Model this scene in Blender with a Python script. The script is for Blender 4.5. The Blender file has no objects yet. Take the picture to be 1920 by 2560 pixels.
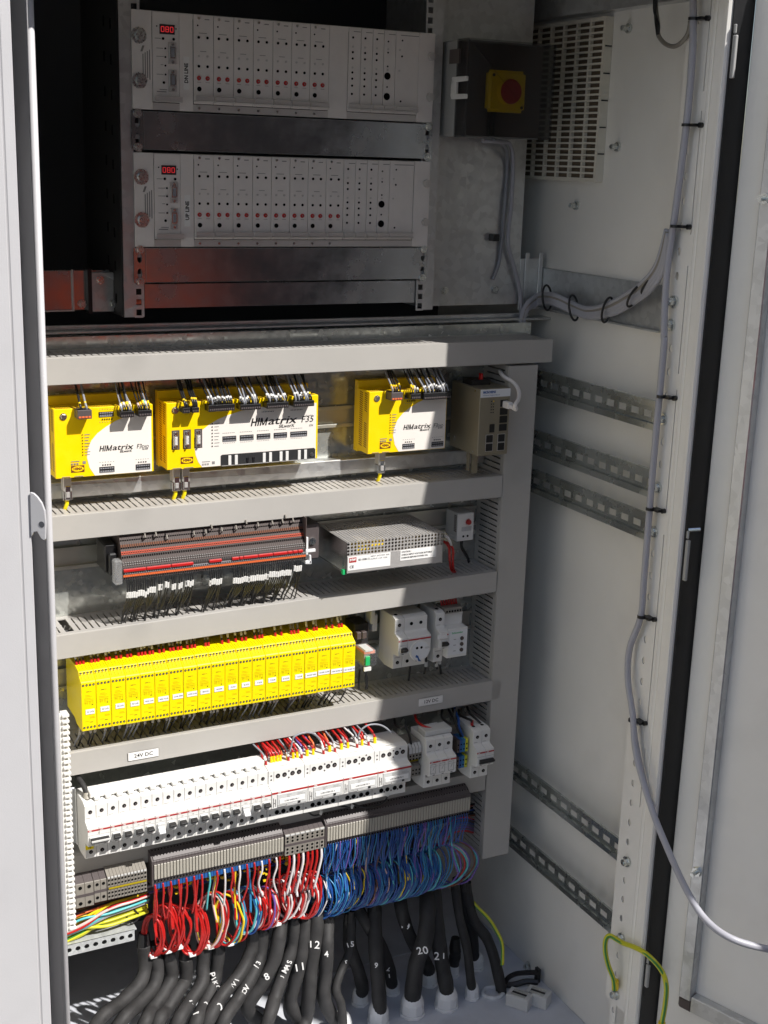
import bpy, bmesh, math, random
from mathutils import Vector, Matrix
rnd = random.Random(7)
# units in this script are millimetres; X right along the mounting panel, Y into the cabinet, Z up
S = 0.001
scene = bpy.context.scene
# ---------------------------------------------------------------- camera
CAM = Vector((-98.8, -1829.3, 1595.3)); YAW, PIT, ROLL, FOC = 0.4775, -0.261, 0.0315, 3280.5
FW = Vector((math.sin(YAW)*math.cos(PIT), math.cos(YAW)*math.cos(PIT), math.sin(PIT)))
RT = Vector((math.cos(YAW), -math.sin(YAW), 0)); UP = RT.cross(FW)
R2 = RT*math.cos(ROLL)+UP*math.sin(ROLL); U2 = UP*math.cos(ROLL)-RT*math.sin(ROLL)
cd = bpy.data.cameras.new('camera'); co = bpy.data.objects.new('camera', cd); scene.collection.objects.link(co)
co.matrix_world = Matrix(((R2.x, U2.x, -FW.x, CAM.x*S), (R2.y, U2.y, -FW.y, CAM.y*S), (R2.z, U2.z, -FW.z, CAM.z*S), (0, 0, 0, 1)))
cd.sensor_fit = 'VERTICAL'; cd.sensor_height = 24; cd.lens = 24*FOC/2560; cd.clip_start = .02; cd.clip_end = 500
scene.camera = co
# ---------------------------------------------------------------- light
SUN = Vector((-.60, 1.0, -1.30)).normalized()          # travel direction of sunlight
w = bpy.data.worlds.new('World'); scene.world = w; w.use_nodes = True
nt = w.node_tree; nt.nodes.clear()
sky = nt.nodes.new('ShaderNodeTexSky'); sky.sky_type = 'NISHITA'; sky.sun_disc = False
sky.sun_elevation = math.asin(-SUN.z); sky.sun_rotation = math.atan2(-SUN.x, -SUN.y)
bgn = nt.nodes.new('ShaderNodeBackground'); bgn.inputs[1].default_value = 0.125
wo = nt.nodes.new('ShaderNodeOutputWorld'); nt.links.new(sky.outputs[0], bgn.inputs[0]); nt.links.new(bgn.outputs[0], wo.inputs[0])
ld = bpy.data.lights.new('sun', 'SUN'); ld.energy = 5.0; ld.angle = math.radians(.53); ld.color = (1, .965, .92)
lo = bpy.data.objects.new('sun', ld); scene.collection.objects.link(lo)
lo.rotation_euler = SUN.to_track_quat('-Z', 'Y').to_euler()
scene.view_settings.view_transform = 'Standard'; scene.view_settings.look = 'None'
scene.view_settings.exposure = .28; scene.view_settings.gamma = 1
# ---------------------------------------------------------------- materials
def mat(name, col, rough=.5, metal=0, noise=0, nscale=60, bump=0, bscale=200, spec=.5, coat=0, alpha=1, trans=0, stretch=None, emit=None, dirt=0):
    m = bpy.data.materials.new(name); m.use_nodes = True; t = m.node_tree; b = t.nodes['Principled BSDF']
    c = (*col, 1) if len(col) == 3 else col
    b.inputs['Base Color'].default_value = c; b.inputs['Roughness'].default_value = rough; b.inputs['Metallic'].default_value = metal
    b.inputs['Specular IOR Level'].default_value = spec; b.inputs['Coat Weight'].default_value = coat
    b.inputs['Alpha'].default_value = alpha; b.inputs['Transmission Weight'].default_value = trans
    if emit: b.inputs['Emission Color'].default_value = (*emit[0], 1); b.inputs['Emission Strength'].default_value = emit[1]
    if noise or bump or dirt:
        tc = t.nodes.new('ShaderNodeTexCoord'); src = tc.outputs['Object']
        if stretch:
            mp = t.nodes.new('ShaderNodeMapping'); mp.inputs['Scale'].default_value = stretch; t.links.new(src, mp.inputs[0]); src = mp.outputs[0]
        if noise:
            n = t.nodes.new('ShaderNodeTexNoise'); n.inputs['Scale'].default_value = nscale; n.inputs['Detail'].default_value = 5; n.inputs['Roughness'].default_value = .65; t.links.new(src, n.inputs['Vector'])
            mx = t.nodes.new('ShaderNodeMixRGB'); mx.blend_type = 'MULTIPLY'; mx.inputs[1].default_value = c
            mr = t.nodes.new('ShaderNodeMapRange'); mr.inputs[1].default_value = .25; mr.inputs[2].default_value = .75; mr.inputs[3].default_value = 1-noise; mr.inputs[4].default_value = 1+noise
            t.links.new(n.outputs[0], mr.inputs[0]); mx.inputs[0].default_value = 1
            t.links.new(mr.outputs[0], mx.inputs[2]); t.links.new(mx.outputs[0], b.inputs['Base Color'])
            m2 = t.nodes.new('ShaderNodeMapRange'); m2.inputs[1].default_value = .3; m2.inputs[2].default_value = .7; m2.inputs[3].default_value = max(.03, rough-.1); m2.inputs[4].default_value = min(1, rough+.12)
            t.links.new(n.outputs[0], m2.inputs[0]); t.links.new(m2.outputs[0], b.inputs['Roughness'])
        if dirt:
            n3 = t.nodes.new('ShaderNodeTexNoise'); n3.inputs['Scale'].default_value = 9; n3.inputs['Detail'].default_value = 8; t.links.new(src, n3.inputs['Vector'])
            r3 = t.nodes.new('ShaderNodeMapRange'); r3.inputs[1].default_value = .55; r3.inputs[2].default_value = .75; r3.inputs[3].default_value = 1; r3.inputs[4].default_value = 1-dirt; t.links.new(n3.outputs[0], r3.inputs[0])
            m3 = t.nodes.new('ShaderNodeMixRGB'); m3.blend_type = 'MULTIPLY'; m3.inputs[0].default_value = 1; t.links.new(r3.outputs[0], m3.inputs[2])
            if noise: t.links.new(mx.outputs[0], m3.inputs[1])
            else: m3.inputs[1].default_value = c
            t.links.new(m3.outputs[0], b.inputs['Base Color'])
        if bump:
            n2 = t.nodes.new('ShaderNodeTexNoise'); n2.inputs['Scale'].default_value = bscale; n2.inputs['Detail'].default_value = 3; t.links.new(src, n2.inputs['Vector'])
            bp = t.nodes.new('ShaderNodeBump'); bp.inputs['Strength'].default_value = bump; bp.inputs['Distance'].default_value = .001
            t.links.new(n2.outputs[0], bp.inputs['Height']); t.links.new(bp.outputs[0], b.inputs['Normal'])
    return m
def galv(name, col, rough, vs=90, amt=.16, met=.75):
    m = bpy.data.materials.new(name); m.use_nodes = True; t = m.node_tree; b = t.nodes['Principled BSDF']
    b.inputs['Metallic'].default_value = met
    tc = t.nodes.new('ShaderNodeTexCoord'); v = t.nodes.new('ShaderNodeTexVoronoi'); v.inputs['Scale'].default_value = vs; v.inputs['Randomness'].default_value = 1
    n = t.nodes.new('ShaderNodeTexNoise'); n.inputs['Scale'].default_value = 12; n.inputs['Detail'].default_value = 7
    t.links.new(tc.outputs['Object'], v.inputs['Vector']); t.links.new(tc.outputs['Object'], n.inputs['Vector'])
    sp = t.nodes.new('ShaderNodeSeparateColor'); t.links.new(v.outputs['Color'], sp.inputs[0])
    ad = t.nodes.new('ShaderNodeMath'); ad.operation = 'MULTIPLY_ADD'; ad.inputs[1].default_value = amt; t.links.new(sp.outputs[0], ad.inputs[0])
    a2 = t.nodes.new('ShaderNodeMath'); a2.operation = 'MULTIPLY_ADD'; a2.inputs[1].default_value = .3; a2.inputs[2].default_value = .76; t.links.new(n.outputs[0], a2.inputs[0]); t.links.new(a2.outputs[0], ad.inputs[2])
    mx = t.nodes.new('ShaderNodeMixRGB'); mx.blend_type = 'MULTIPLY'; mx.inputs[0].default_value = 1; mx.inputs[1].default_value = (*col, 1)
    t.links.new(ad.outputs[0], mx.inputs[2]); t.links.new(mx.outputs[0], b.inputs['Base Color'])
    r = t.nodes.new('ShaderNodeMath'); r.operation = 'MULTIPLY_ADD'; r.inputs[1].default_value = .18; r.inputs[2].default_value = rough-.09; t.links.new(sp.outputs[1], r.inputs[0]); t.links.new(r.outputs[0], b.inputs['Roughness'])
    return m
M = dict(
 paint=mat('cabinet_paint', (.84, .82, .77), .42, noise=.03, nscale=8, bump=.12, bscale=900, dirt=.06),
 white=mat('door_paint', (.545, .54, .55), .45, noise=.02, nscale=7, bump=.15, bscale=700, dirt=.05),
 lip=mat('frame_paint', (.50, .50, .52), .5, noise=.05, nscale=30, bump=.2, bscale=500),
 duct=mat('duct_plastic', (.45, .433, .405), .38, noise=.05, nscale=5, bump=.10, bscale=60, dirt=.10),
 fing=mat('duct_finger_plastic', (.43, .41, .385), .5, noise=.04, nscale=20),
 galv=galv('galvanised_steel', (.60, .61, .61), .38),
 galv2=galv('galvanised_panel', (.56, .58, .55), .2, 140, .2, .68),
 galvb=galv('galvanised_bar', (.58, .60, .60), .4, 160, .25, .35),
 galvr=mat('passivated_rail', (.60, .60, .54), .38, .72, noise=.08, nscale=14),
 galvw=mat('wall_rail_steel', (.52, .55, .53), .26, .88, noise=.12, nscale=10),
 alu=mat('aluminium', (.62, .60, .58), .42, .55, noise=.05, nscale=50, stretch=(1, 1, 12)),
 rackp=mat('anodised_front', (.80, .76, .73), .5, .1, noise=.04, nscale=40),
 blank=mat('blanking_plate', (.42, .44, .45), .2, .95, noise=.07, nscale=14),
 steel=mat('bright_steel', (.72, .72, .70), .22, 1),
 chrome=mat('zinc_bolt', (.66, .68, .66), .28, 1, noise=.1, nscale=300),
 dark=mat('interior_shade', (.075, .078, .09), .7),  # dark tone stands for missing light inside the cabinet
 black=mat('black_plastic', (.012, .012, .013), .35),
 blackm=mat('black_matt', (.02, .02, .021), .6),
 hole=mat('hole_black', (.004, .004, .004), .9, spec=.1),
 rubber=mat('cable_sheath', (.033, .032, .032), .62, noise=.45, nscale=30, bump=.6, bscale=60, spec=.35),
 wire=mat('black_wire', (.018, .018, .019), .33),
 yellow=mat('safety_yellow', (1.0, .68, .0), .36, noise=.02, nscale=30),
 yell2=mat('relay_yellow', (.93, .74, .0), .38, noise=.02, nscale=30),
 yelldk=mat('relay_print', (.36, .27, .0), .5),
 creme=mat('front_film_white', (.84, .79, .73), .4),
 wht=mat('white_plastic', (.76, .75, .72), .36, noise=.02, nscale=40),
 wht2=mat('grey_white_plastic', (.60, .60, .585), .42, noise=.03, nscale=60),
 lab=mat('label_white', (.84, .83, .81), .5),
 ink=mat('black_ink', (.015, .014, .014), .5),
 inkg=mat('grey_ink', (.25, .24, .23), .6),
 red=mat('red_plastic', (.50, .012, .012), .3, coat=.3),
 redl=mat('red_stripe', (.42, .02, .02), .4),
 redw=mat('red_wire', (.46, .014, .012), .3, noise=.06, nscale=30),
 pinkw=mat('pale_pink_wire', (.72, .50, .46), .35),
 whw=mat('white_wire', (.76, .73, .72), .35),
 yw=mat('yellow_wire', (.85, .62, .02), .35),
 yg=mat('earth_wire', (.62, .60, .03), .35),
 gw=mat('green_stripe', (.06, .27, .05), .35),
 bw=mat('blue_wire', (.015, .07, .28), .32),
 lbw=mat('light_blue_wire', (.03, .19, .38), .32),
 vw=mat('violet_wire', (.16, .09, .36), .35),
 cyw=mat('cyan_wire', (.10, .48, .50), .35),
 browny=mat('brown_wire', (.16, .06, .03), .35),
 gryw=mat('grey_wire', (.27, .28, .31), .4),
 gcab=mat('grey_cable', (.40, .40, .44), .42, noise=.05, nscale=20),
 brn=mat('logo_brown', (.16, .035, .012), .5),
 orange=mat('orange_push', (.75, .16, .05), .4),
 torange=mat('terminal_orange', (.42, .06, .025), .45),
 tgrey=mat('terminal_grey', (.085, .065, .06), .45),
 tgl=mat('terminal_light_grey', (.29, .29, .305), .45),
 tbeige=mat('terminal_beige', (.25, .23, .20), .45),
 tdark=mat('terminal_dark', (.09, .075, .075), .45),
 tcream=mat('terminal_cream', (.40, .375, .32), .4),
 green=mat('relay_green', (.02, .45, .14), .35),
 bluep=mat('blue_plastic', (.02, .10, .32), .35),
 smoke=mat('smoked_glass', (.03, .03, .035), .06, trans=.92, spec=.5),
 clear=mat('clear_cover', (.85, .85, .85), .08, trans=.85),
 led=mat('lit_display', (.4, .0, .0), .3, emit=((1, .06, .07), .35)),
 winglass=mat('display_window', (.05, .035, .04), .15),
 gland=mat('gland_grey', (.76, .77, .78), .4, noise=.04, nscale=40),
 floor=mat('plate_paint', (.60, .62, .67), .5, noise=.07, nscale=25, bump=.15, bscale=200, dirt=.28),
 filt=mat('filter_mat', (.17, .13, .09), .9, noise=.3, nscale=200),
 grl=mat('grille_plastic', (.74, .70, .60), .5),
 enc=mat('enclosure_grey', (.36, .36, .35), .5),
 brownp=mat('switch_metal', (.30, .27, .20), .42, .5, noise=.06, nscale=10),
 ground=mat('paved_ground', (.16, .155, .145), .95, noise=.3, nscale=4, bump=.6, bscale=30),
 hiviz=mat('orange_jacket', (.85, .10, .02), .8), trous=mat('navy_trousers', (.03, .035, .06), .9), skin=mat('skin', (.5, .28, .2), .6),
 plaster=mat('pale_plaster', (.82, .80, .76), .9, noise=.05, nscale=2),
 bbrick=mat('dark_brick', (.10, .065, .05), .9, noise=.25, nscale=3),
 putty=mat('white_putty', (.62, .64, .66), .55, noise=.15, nscale=60, bump=.6, bscale=90),
)
# ---------------------------------------------------------------- geometry helpers
ORG = {}
class MB:
    def __init__(s): s.v = []; s.f = []
    def add(s, vs, fs):
        n = len(s.v); s.v += [tuple(p) for p in vs]; s.f += [tuple(i+n for i in f) for f in fs]; return s
    def box(s, x0, x1, y0, y1, z0, z1):
        x0, x1 = sorted((x0, x1)); y0, y1 = sorted((y0, y1)); z0, z1 = sorted((z0, z1))
        return s.add([(x, y, z) for x in (x0, x1) for y in (y0, y1) for z in (z0, z1)], [(0, 1, 3, 2), (4, 6, 7, 5), (0, 4, 5, 1), (2, 3, 7, 6), (0, 2, 6, 4), (1, 5, 7, 3)])
    def obox(s, c, ax, ay, az, hx, hy, hz):
        c, ax, ay, az = Vector(c), Vector(ax), Vector(ay), Vector(az)
        return s.add([c+ax*(hx*i)+ay*(hy*j)+az*(hz*k) for i in (-1, 1) for j in (-1, 1) for k in (-1, 1)], [(0, 1, 3, 2), (4, 6, 7, 5), (0, 4, 5, 1), (2, 3, 7, 6), (0, 2, 6, 4), (1, 5, 7, 3)])
    def cyl(s, p0, p1, r0, r1=None, n=12, cap=True):
        p0, p1 = Vector(p0), Vector(p1); r1 = r0 if r1 is None else r1
        d = (p1-p0).normalized(); a = d.orthogonal().normalized(); b = d.cross(a)
        ring = lambda p, r: [p+a*(r*math.cos(2*math.pi*i/n))+b*(r*math.sin(2*math.pi*i/n)) for i in range(n)]
        fs = [(i, (i+1) % n, n+(i+1) % n, n+i) for i in range(n)]
        if cap: fs += [tuple(range(n-1, -1, -1)), tuple(range(n, 2*n))]
        return s.add(ring(p0, r0)+ring(p1, r1), fs)
    def tube(s, pts, r, n=7, closed=False, step=None):
        pts = [Vector(p) for p in pts]; P = []
        N = len(pts); sub = step or 5
        for i in range(N if closed else N-1):
            g = lambda k: pts[k % N] if closed else pts[max(0, min(N-1, k))]
            a, b, c, d = g(i-1), g(i), g(i+1), g(i+2)
            for j in range(sub):
                t = j/sub; P.append(.5*((2*b)+(c-a)*t+(2*a-5*b+4*c-d)*t*t+(3*b-a-3*c+d)*t**3))
        if not closed: P.append(pts[-1])
        m = len(P); T = [(P[(i+1) % m]-P[i-1] if closed else P[min(i+1, m-1)]-P[max(i-1, 0)]).normalized() for i in range(m)]
        a = T[0].orthogonal().normalized(); vs = []
        for i in range(m):
            a = (a-T[i]*a.dot(T[i])); a = a.normalized() if a.length > 1e-6 else T[i].orthogonal().normalized(); b = T[i].cross(a)
            rr = r(i/(m-1)) if callable(r) else r
            vs += [P[i]+a*(rr*math.cos(2*math.pi*k/n))+b*(rr*math.sin(2*math.pi*k/n)) for k in range(n)]
        fs = []
        for i in range(m if closed else m-1):
            j = (i+1) % m
            fs += [(i*n+k, i*n+(k+1) % n, j*n+(k+1) % n, j*n+k) for k in range(n)]
        if not closed: fs += [tuple(range(n-1, -1, -1)), tuple((m-1)*n+k for k in range(n))]
        return s.add(vs, fs)
    def prism(s, poly, x0, x1, ax='x'):
        n = len(poly)
        mk = {'x': lambda t, a, b: (t, a, b), 'y': lambda t, a, b: (a, t, b), 'z': lambda t, a, b: (a, b, t)}[ax]
        return s.add([mk(x0, a, b) for a, b in poly]+[mk(x1, a, b) for a, b in poly],
                     [tuple(range(n)), tuple(range(2*n-1, n-1, -1))]+[(i, n+i, n+(i+1) % n, (i+1) % n) for i in range(n)])
    def hcell(s, u, v, hu, hv, ru, rv, M3, th, sq=False, n=16):
        # a plate cell hu x hv (half sizes) with a round or rectangular hole; M3 maps (u, v, w) to space
        inn, out = [], []
        for i in range(n):
            a = 2*math.pi*(i+.0)/n; c, sn = math.cos(a), math.sin(a); k = 1/max(abs(c), abs(sn))
            out.append((u+hu*c*k, v+hv*sn*k))
            inn.append((u+ru*c*k, v+rv*sn*k) if sq else (u+ru*c, v+rv*sn))
        vs = [M3(a, b, 0) for a, b in out]+[M3(a, b, 0) for a, b in inn]+[M3(a, b, th) for a, b in inn]+[M3(a, b, th) for a, b in out]
        fs = []
        for i in range(n):
            j = (i+1) % n; fs += [(i, j, n+j, n+i), (n+i, n+j, 2*n+j, 2*n+i), (2*n+i, 2*n+j, 3*n+j, 3*n+i)]
        return s.add(vs, fs)
    def sph(s, c, r, n=10, m=6, sc=(1, 1, 1)):
        vs = [];
        for i in range(m+1):
            for j in range(n):
                a = math.pi*i/m; b = 2*math.pi*j/n
                vs.append((c[0]+r*sc[0]*math.sin(a)*math.cos(b), c[1]+r*sc[1]*math.sin(a)*math.sin(b), c[2]+r*sc[2]*math.cos(a)))
        return s.add(vs, [(i*n+j, i*n+(j+1) % n, (i+1)*n+(j+1) % n, (i+1)*n+j) for i in range(m) for j in range(n)])
    def build(s, name, m, parent=None, bevel=0, smooth=False, label=None, stuff=False, seg=1):
        me = bpy.data.meshes.new(name); o0 = ORG.get(parent.name, (0, 0, 0)) if parent else (0, 0, 0)
        me.from_pydata([((x-o0[0])*S, (y-o0[1])*S, (z-o0[2])*S) for x, y, z in s.v], [], s.f)
        bm = bmesh.new(); bm.from_mesh(me); bmesh.ops.remove_doubles(bm, verts=bm.verts, dist=1e-6) if not smooth else None
        bmesh.ops.recalc_face_normals(bm, faces=bm.faces)
        if bevel:
            es = [e for e in bm.edges if len(e.link_faces) == 2 and e.calc_face_angle(0) > .6]
            bmesh.ops.bevel(bm, geom=es, offset=bevel*S, segments=seg, affect='EDGES', clamp_overlap=True)
        bm.to_mesh(me); bm.free()
        if smooth: me.polygons.foreach_set('use_smooth', [True]*len(me.polygons))
        me.materials.append(M[m] if isinstance(m, str) else m)
        o = bpy.data.objects.new(name, me); scene.collection.objects.link(o)
        if parent: o.parent = parent; ORG[o.name] = o0
        else: ORG[o.name] = (0, 0, 0)
        if label: o['label'] = label
        if stuff: o['kind'] = 'stuff'
        return o
def thing(name, label, cat, loc=(0, 0, 0), group=None):
    o = bpy.data.objects.new(name, None); scene.collection.objects.link(o); o.location = Vector(loc)*S; o.empty_display_size = .02
    o['label'] = label; o['category'] = cat
    if group: o['group'] = group
    ORG[o.name] = tuple(loc); return o
def tag(o, label, cat, group=None):
    o['label'] = label; o['category'] = cat
    if group: o['group'] = group
    return o
def struct(o): o['kind'] = 'structure'; return o
def copy_tree(o, parent=None, loc=None, label=None):
    c = o.copy(); scene.collection.objects.link(c); c.parent = parent
    if loc is not None: c.location = Vector(loc)*S
    if label: c['label'] = label
    for ch in o.children: copy_tree(ch, c)
    return c
def text(s, h, loc, m='ink', parent=None, name='lettering', shear=0, bold=0, rot=0, align='CENTER', width=None, nrm='-y', R=None):
    cu = bpy.data.curves.new('t', 'FONT'); cu.body = s; cu.size = h/.70*S; cu.align_x = align; cu.align_y = 'CENTER'; cu.shear = shear; cu.offset = bold*S; cu.resolution_u = 2
    cu.fill_mode = 'FRONT'
    ob = bpy.data.objects.new('t', cu); scene.collection.objects.link(ob); dg = bpy.context.evaluated_depsgraph_get()
    me = bpy.data.meshes.new_from_object(ob.evaluated_get(dg)); bpy.data.objects.remove(ob)
    xs = [v.co.x for v in me.vertices]
    if width and xs:
        k = width*S/(max(xs)-min(xs))
        for v in me.vertices: v.co.x *= k
    Rm = R if R is not None else (Matrix.Rotation(math.radians(90), 3, 'X') if nrm == '-y' else Matrix.Rotation(math.radians(-90), 3, 'Z') @ Matrix.Rotation(math.radians(90), 3, 'X'))
    Rm = Rm @ Matrix.Rotation(math.radians(rot), 3, 'Z')
    o0 = ORG.get(parent.name, (0, 0, 0)) if parent else (0, 0, 0); L = (Vector(loc)-Vector(o0))*S
    for v in me.vertices: v.co = Rm @ v.co + L
    me.materials.append(M[m]); o = bpy.data.objects.new(name, me); scene.collection.objects.link(o)
    if parent: o.parent = parent; ORG[o.name] = o0
    return o
def ray(u, v): return FW+R2*((u-960)/FOC)-U2*((v-1280)/FOC)
def at(u, v, x=None, y=None, z=None):
    # surveyed sight line through a point of the site photo, cut by a real plane x, y or z
    d = ray(u, v)
    t = (x-CAM.x)/d.x if x is not None else (y-CAM.y)/d.y if y is not None else (z-CAM.z)/d.z
    return CAM+d*t
def Q(ox, oy, s): return lambda a, b, **k: at(ox+a/s, oy+b/s, **k)
def screw(parent, c, r=3.5, nrm=(0, -1, 0), m='chrome', name='screw', h=2.2):
    c = Vector(c); n = Vector(nrm)
    b = MB().cyl(c, c+n*h*.45, r*1.25, n=14).cyl(c+n*h*.45, c+n*h, r, r*.8, n=6 if r > 4 else 12)
    o = b.build(name, m, parent); a = n.orthogonal().normalized(); bb = n.cross(a)
    return o
M['smoke'] = mat('smoked_cover', (.012, .013, .015), .12, alpha=.33)
M['clear'] = mat('clear_cover', (.6, .6, .6), .1, alpha=.28)
zA = Q(0, 0, 2.37); zB = Q(280, 0, 1.975); zC = Q(280, 360, 1.975); zD = Q(1080, 0, 1.975); zR1 = Q(1200, 840, 2.3042); zR2 = Q(1200, 1700, 2.3042)
zL1 = Q(0, 840, 2.573); zL2 = Q(0, 1700, 2.573); zG = Q(130, 2180, 5.53); zH = Q(1200, 2300, 5.53); zS = Q(1500, 2200, 4.1475); zT = Q(1560, 0, 4.608)
z2A = Q(120, 1200, 2.37); z2B = Q(740, 1200, 2.5136); z3 = Q(120, 1520, 2.0738); z4 = Q(860, 1480, 3.072); z5 = Q(120, 1840, 2.4397); z6 = Q(640, 1760, 2.5136); z7 = Q(120, 2100, 2.4397); z8 = Q(700, 2100, 2.304)
# ---------------------------------------------------------------- ground
struct(MB().add([(-60000, -60000, -160), (60000, -60000, -160), (60000, 60000, -160), (-60000, 60000, -160)], [(0, 1, 2, 3)]).build('ground', 'ground'))
# ---------------------------------------------------------------- cabinet shell
cab = thing('electrical_cabinet', 'grey steel outdoor control cabinet standing open with its wiring exposed', 'cabinet', (520, 100, -150))
ZT = 2069; ZL = 1832   # top of the cabinet, underside of the lintel
MB().box(-640, 1218, 500, 503, -10, ZT+60).build('back_wall', 'dark', cab)  # shade of the unlit cavity is put into the wall colour
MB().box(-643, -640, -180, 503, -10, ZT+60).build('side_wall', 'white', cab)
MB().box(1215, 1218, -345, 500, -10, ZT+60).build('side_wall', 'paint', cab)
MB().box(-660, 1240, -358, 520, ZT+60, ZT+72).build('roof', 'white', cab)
MB().box(247, 1164, -370, -330, ZL, ZT+60).build('lintel', 'paint', cab)
MB().box(242, 1215, -250, 498, 72, 80).build('gland_plate', 'floor', cab, bevel=1.5)
MB().box(-640, 1215, -322, 500, 50, 70).build('base_plate', 'floor', cab)
MB().box(242, 1215, -320, -314, 50, 110).build('front_sill', 'paint', cab)
MB().box(-640, 1235, -322, 520, -150, -31).build('plinth', 'tdark', cab)
MB().prism([(242, 168), (1214, 168), (1214, 172), (242, 172)], 80.1, 82.5, 'z').build('floor_lip', 'floor', cab, bevel=.8)
# dark side panel left of the rack, and inner left wall behind the frame lip
MB().box(240, 242, -180, 500, 0, ZT).build('side_wall', 'paint', cab)
MB().box(242, 1214, -322, 499, ZT-14, ZT-10).build('ceiling', 'paint', cab)
# wall profiles on the right hand side
MB().box(1189, 1215, -214.9, 480, 1833.5, 1886.1).build('wall_profile', 'galv', cab, bevel=1)
b = MB().box(1205, 1215, -216.8, 400, 1352.8, 1424.1).box(1199, 1205, -216.8, 400, 1352.8, 1356.5); b.build('wall_profile', 'galv', cab, bevel=.8)
for (a, bb) in ((970, 140), (915, 725), (712, 1015)):
    p = zD(a, bb, x=1213); s = MB().cyl((1215, p.y, p.z), (1211, p.y, p.z), 7.5, n=12).cyl((1211, p.y, p.z), (1200, p.y, p.z), 5.2, 4.3, n=6); s.build('wall_bolt', 'chrome', cab)
# left frame: sealing lip, white closed leaf beyond it
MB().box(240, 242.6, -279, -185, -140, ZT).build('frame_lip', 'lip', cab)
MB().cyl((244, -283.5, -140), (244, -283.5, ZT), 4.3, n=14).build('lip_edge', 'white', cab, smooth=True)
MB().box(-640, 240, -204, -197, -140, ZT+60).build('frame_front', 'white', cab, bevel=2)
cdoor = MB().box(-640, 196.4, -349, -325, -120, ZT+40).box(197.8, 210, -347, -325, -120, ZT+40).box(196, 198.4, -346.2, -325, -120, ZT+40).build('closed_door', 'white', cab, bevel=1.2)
# keeper plate of the closed leaf
kd = Vector((.75, -.66, 0)); kn = Vector((.66, .75, 0)); k0 = Vector((204, -346, 0)); out = []
for a_, b_ in ((192, 1005), (215, 1012), (240, 1035), (268, 1075), (287, 1125), (294, 1200), (291, 1308), (283, 1316), (262, 1300), (238, 1258), (218, 1262), (200, 1290)):
    q = zL1(a_, b_, y=-358); d_ = ray(a_/2.573, 840+b_/2.573); t_ = ((k0-CAM).dot(kn))/d_.dot(kn); out.append(CAM+d_*t_)
kb = MB(); n_ = len(out); kb.add([tuple(p) for p in out]+[tuple(p+kn*3) for p in out], [tuple(range(n_)), tuple(range(2*n_-1, n_-1, -1))]+[(i, n_+i, n_+(i+1) % n_, (i+1) % n_) for i in range(n_)])
kp = kb.build('keeper_plate', 'white', cab, bevel=.6)
d_ = ray(268/2.573, 840+1212/2.573); c_ = CAM+d_*(((k0-CAM).dot(kn))/d_.dot(kn))
MB().cyl(c_-kn*.4, c_+kn*1, 3.6, n=14).build('keeper_hole', 'dark', cab)
# right frame post with its row of holes
PX = 1168; PP = 35.38; Z0 = 1800
m3 = lambda u, v, w_: (PX+w_, u, v)
b = MB(); k = -6
while True:
    zc = Z0-PP*k; k += 1
    if zc < 150: break
    b.hcell(-290.4, zc, 7.5, PP/2, 3.8, 5.9, m3, 2, n=16)
b.box(PX, PX+2, -282.9, -266.6, 221, 1930)
yb = [(-211, -198.4)]
b.box(PX, PX+2, -311.8, -297.9, 221, 1930)
b.box(PX, PX+2, -320, -313.7, 221, 1930)
# slots are open between the two strips except at the bridges
zs = [(zD(1340, 450, x=PX).z, zD(1335, 548, x=PX).z), (zD(1275, 1158, x=PX).z, zD(1262, 1312, x=PX).z), (zR1(1145, 220, x=PX).z, zR1(1130, 308, x=PX).z), (zR1(1073, 1003, x=PX).z, zR1(1058, 1145, x=PX).z)]
z = zs[-1][1]
zs += [(zR2(968, 258, x=PX).z, zR2(952, 395, x=PX).z), (600, 221), (1930, 1900)]
for a, c in zs: b.box(PX, PX+2, -313.7, -311.8, min(a, c), max(a, c))
b.build('frame_post', 'paint', cab)
MB().prism([(PX, -320), (PX+2, -320), (PX+2, -324), (PX-1, -330.5), (PX-1, -343.5), (PX-4, -346.5), (PX-4, -353), (PX, -355), (PX+42, -355), (PX+42, -230), (PX+40, -230), (PX+40, -334), (PX+3, -334), (PX+2.5, -330), (PX, -324)], 0, ZT+60, 'z').build('frame_profile', 'paint', cab, bevel=.5)
MB().box(PX+3, PX+38, -358.5, -355.5, 0, ZT+60).build('dark_gap_seal', 'black', cab)  # black strip, seal and shaded gap between frame and door in one
for z0, z1 in ((zT(1190, 290, x=PX+6).z, zT(1215, 905, x=PX+6).z), (zR1(1185, 1115, x=PX+6).z, zR1(1160, 1400, x=PX+6).z), (zS(465, 760, x=PX+6).z, zS(430, 1060, x=PX+6).z)):
    MB().box(PX+3, PX+8, -366, -359, z1, z0-14).box(PX+3, PX+6, -364, -359, z0-12, z0).build('hinge', 'enc', cab, bevel=1)
p = zR1(1185, 1110, x=PX+5); MB().cyl((PX+4, -362, p.z), (PX+19, -371, p.z+2), 3, n=10).build('hinge_pin', 'steel', cab)
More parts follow.
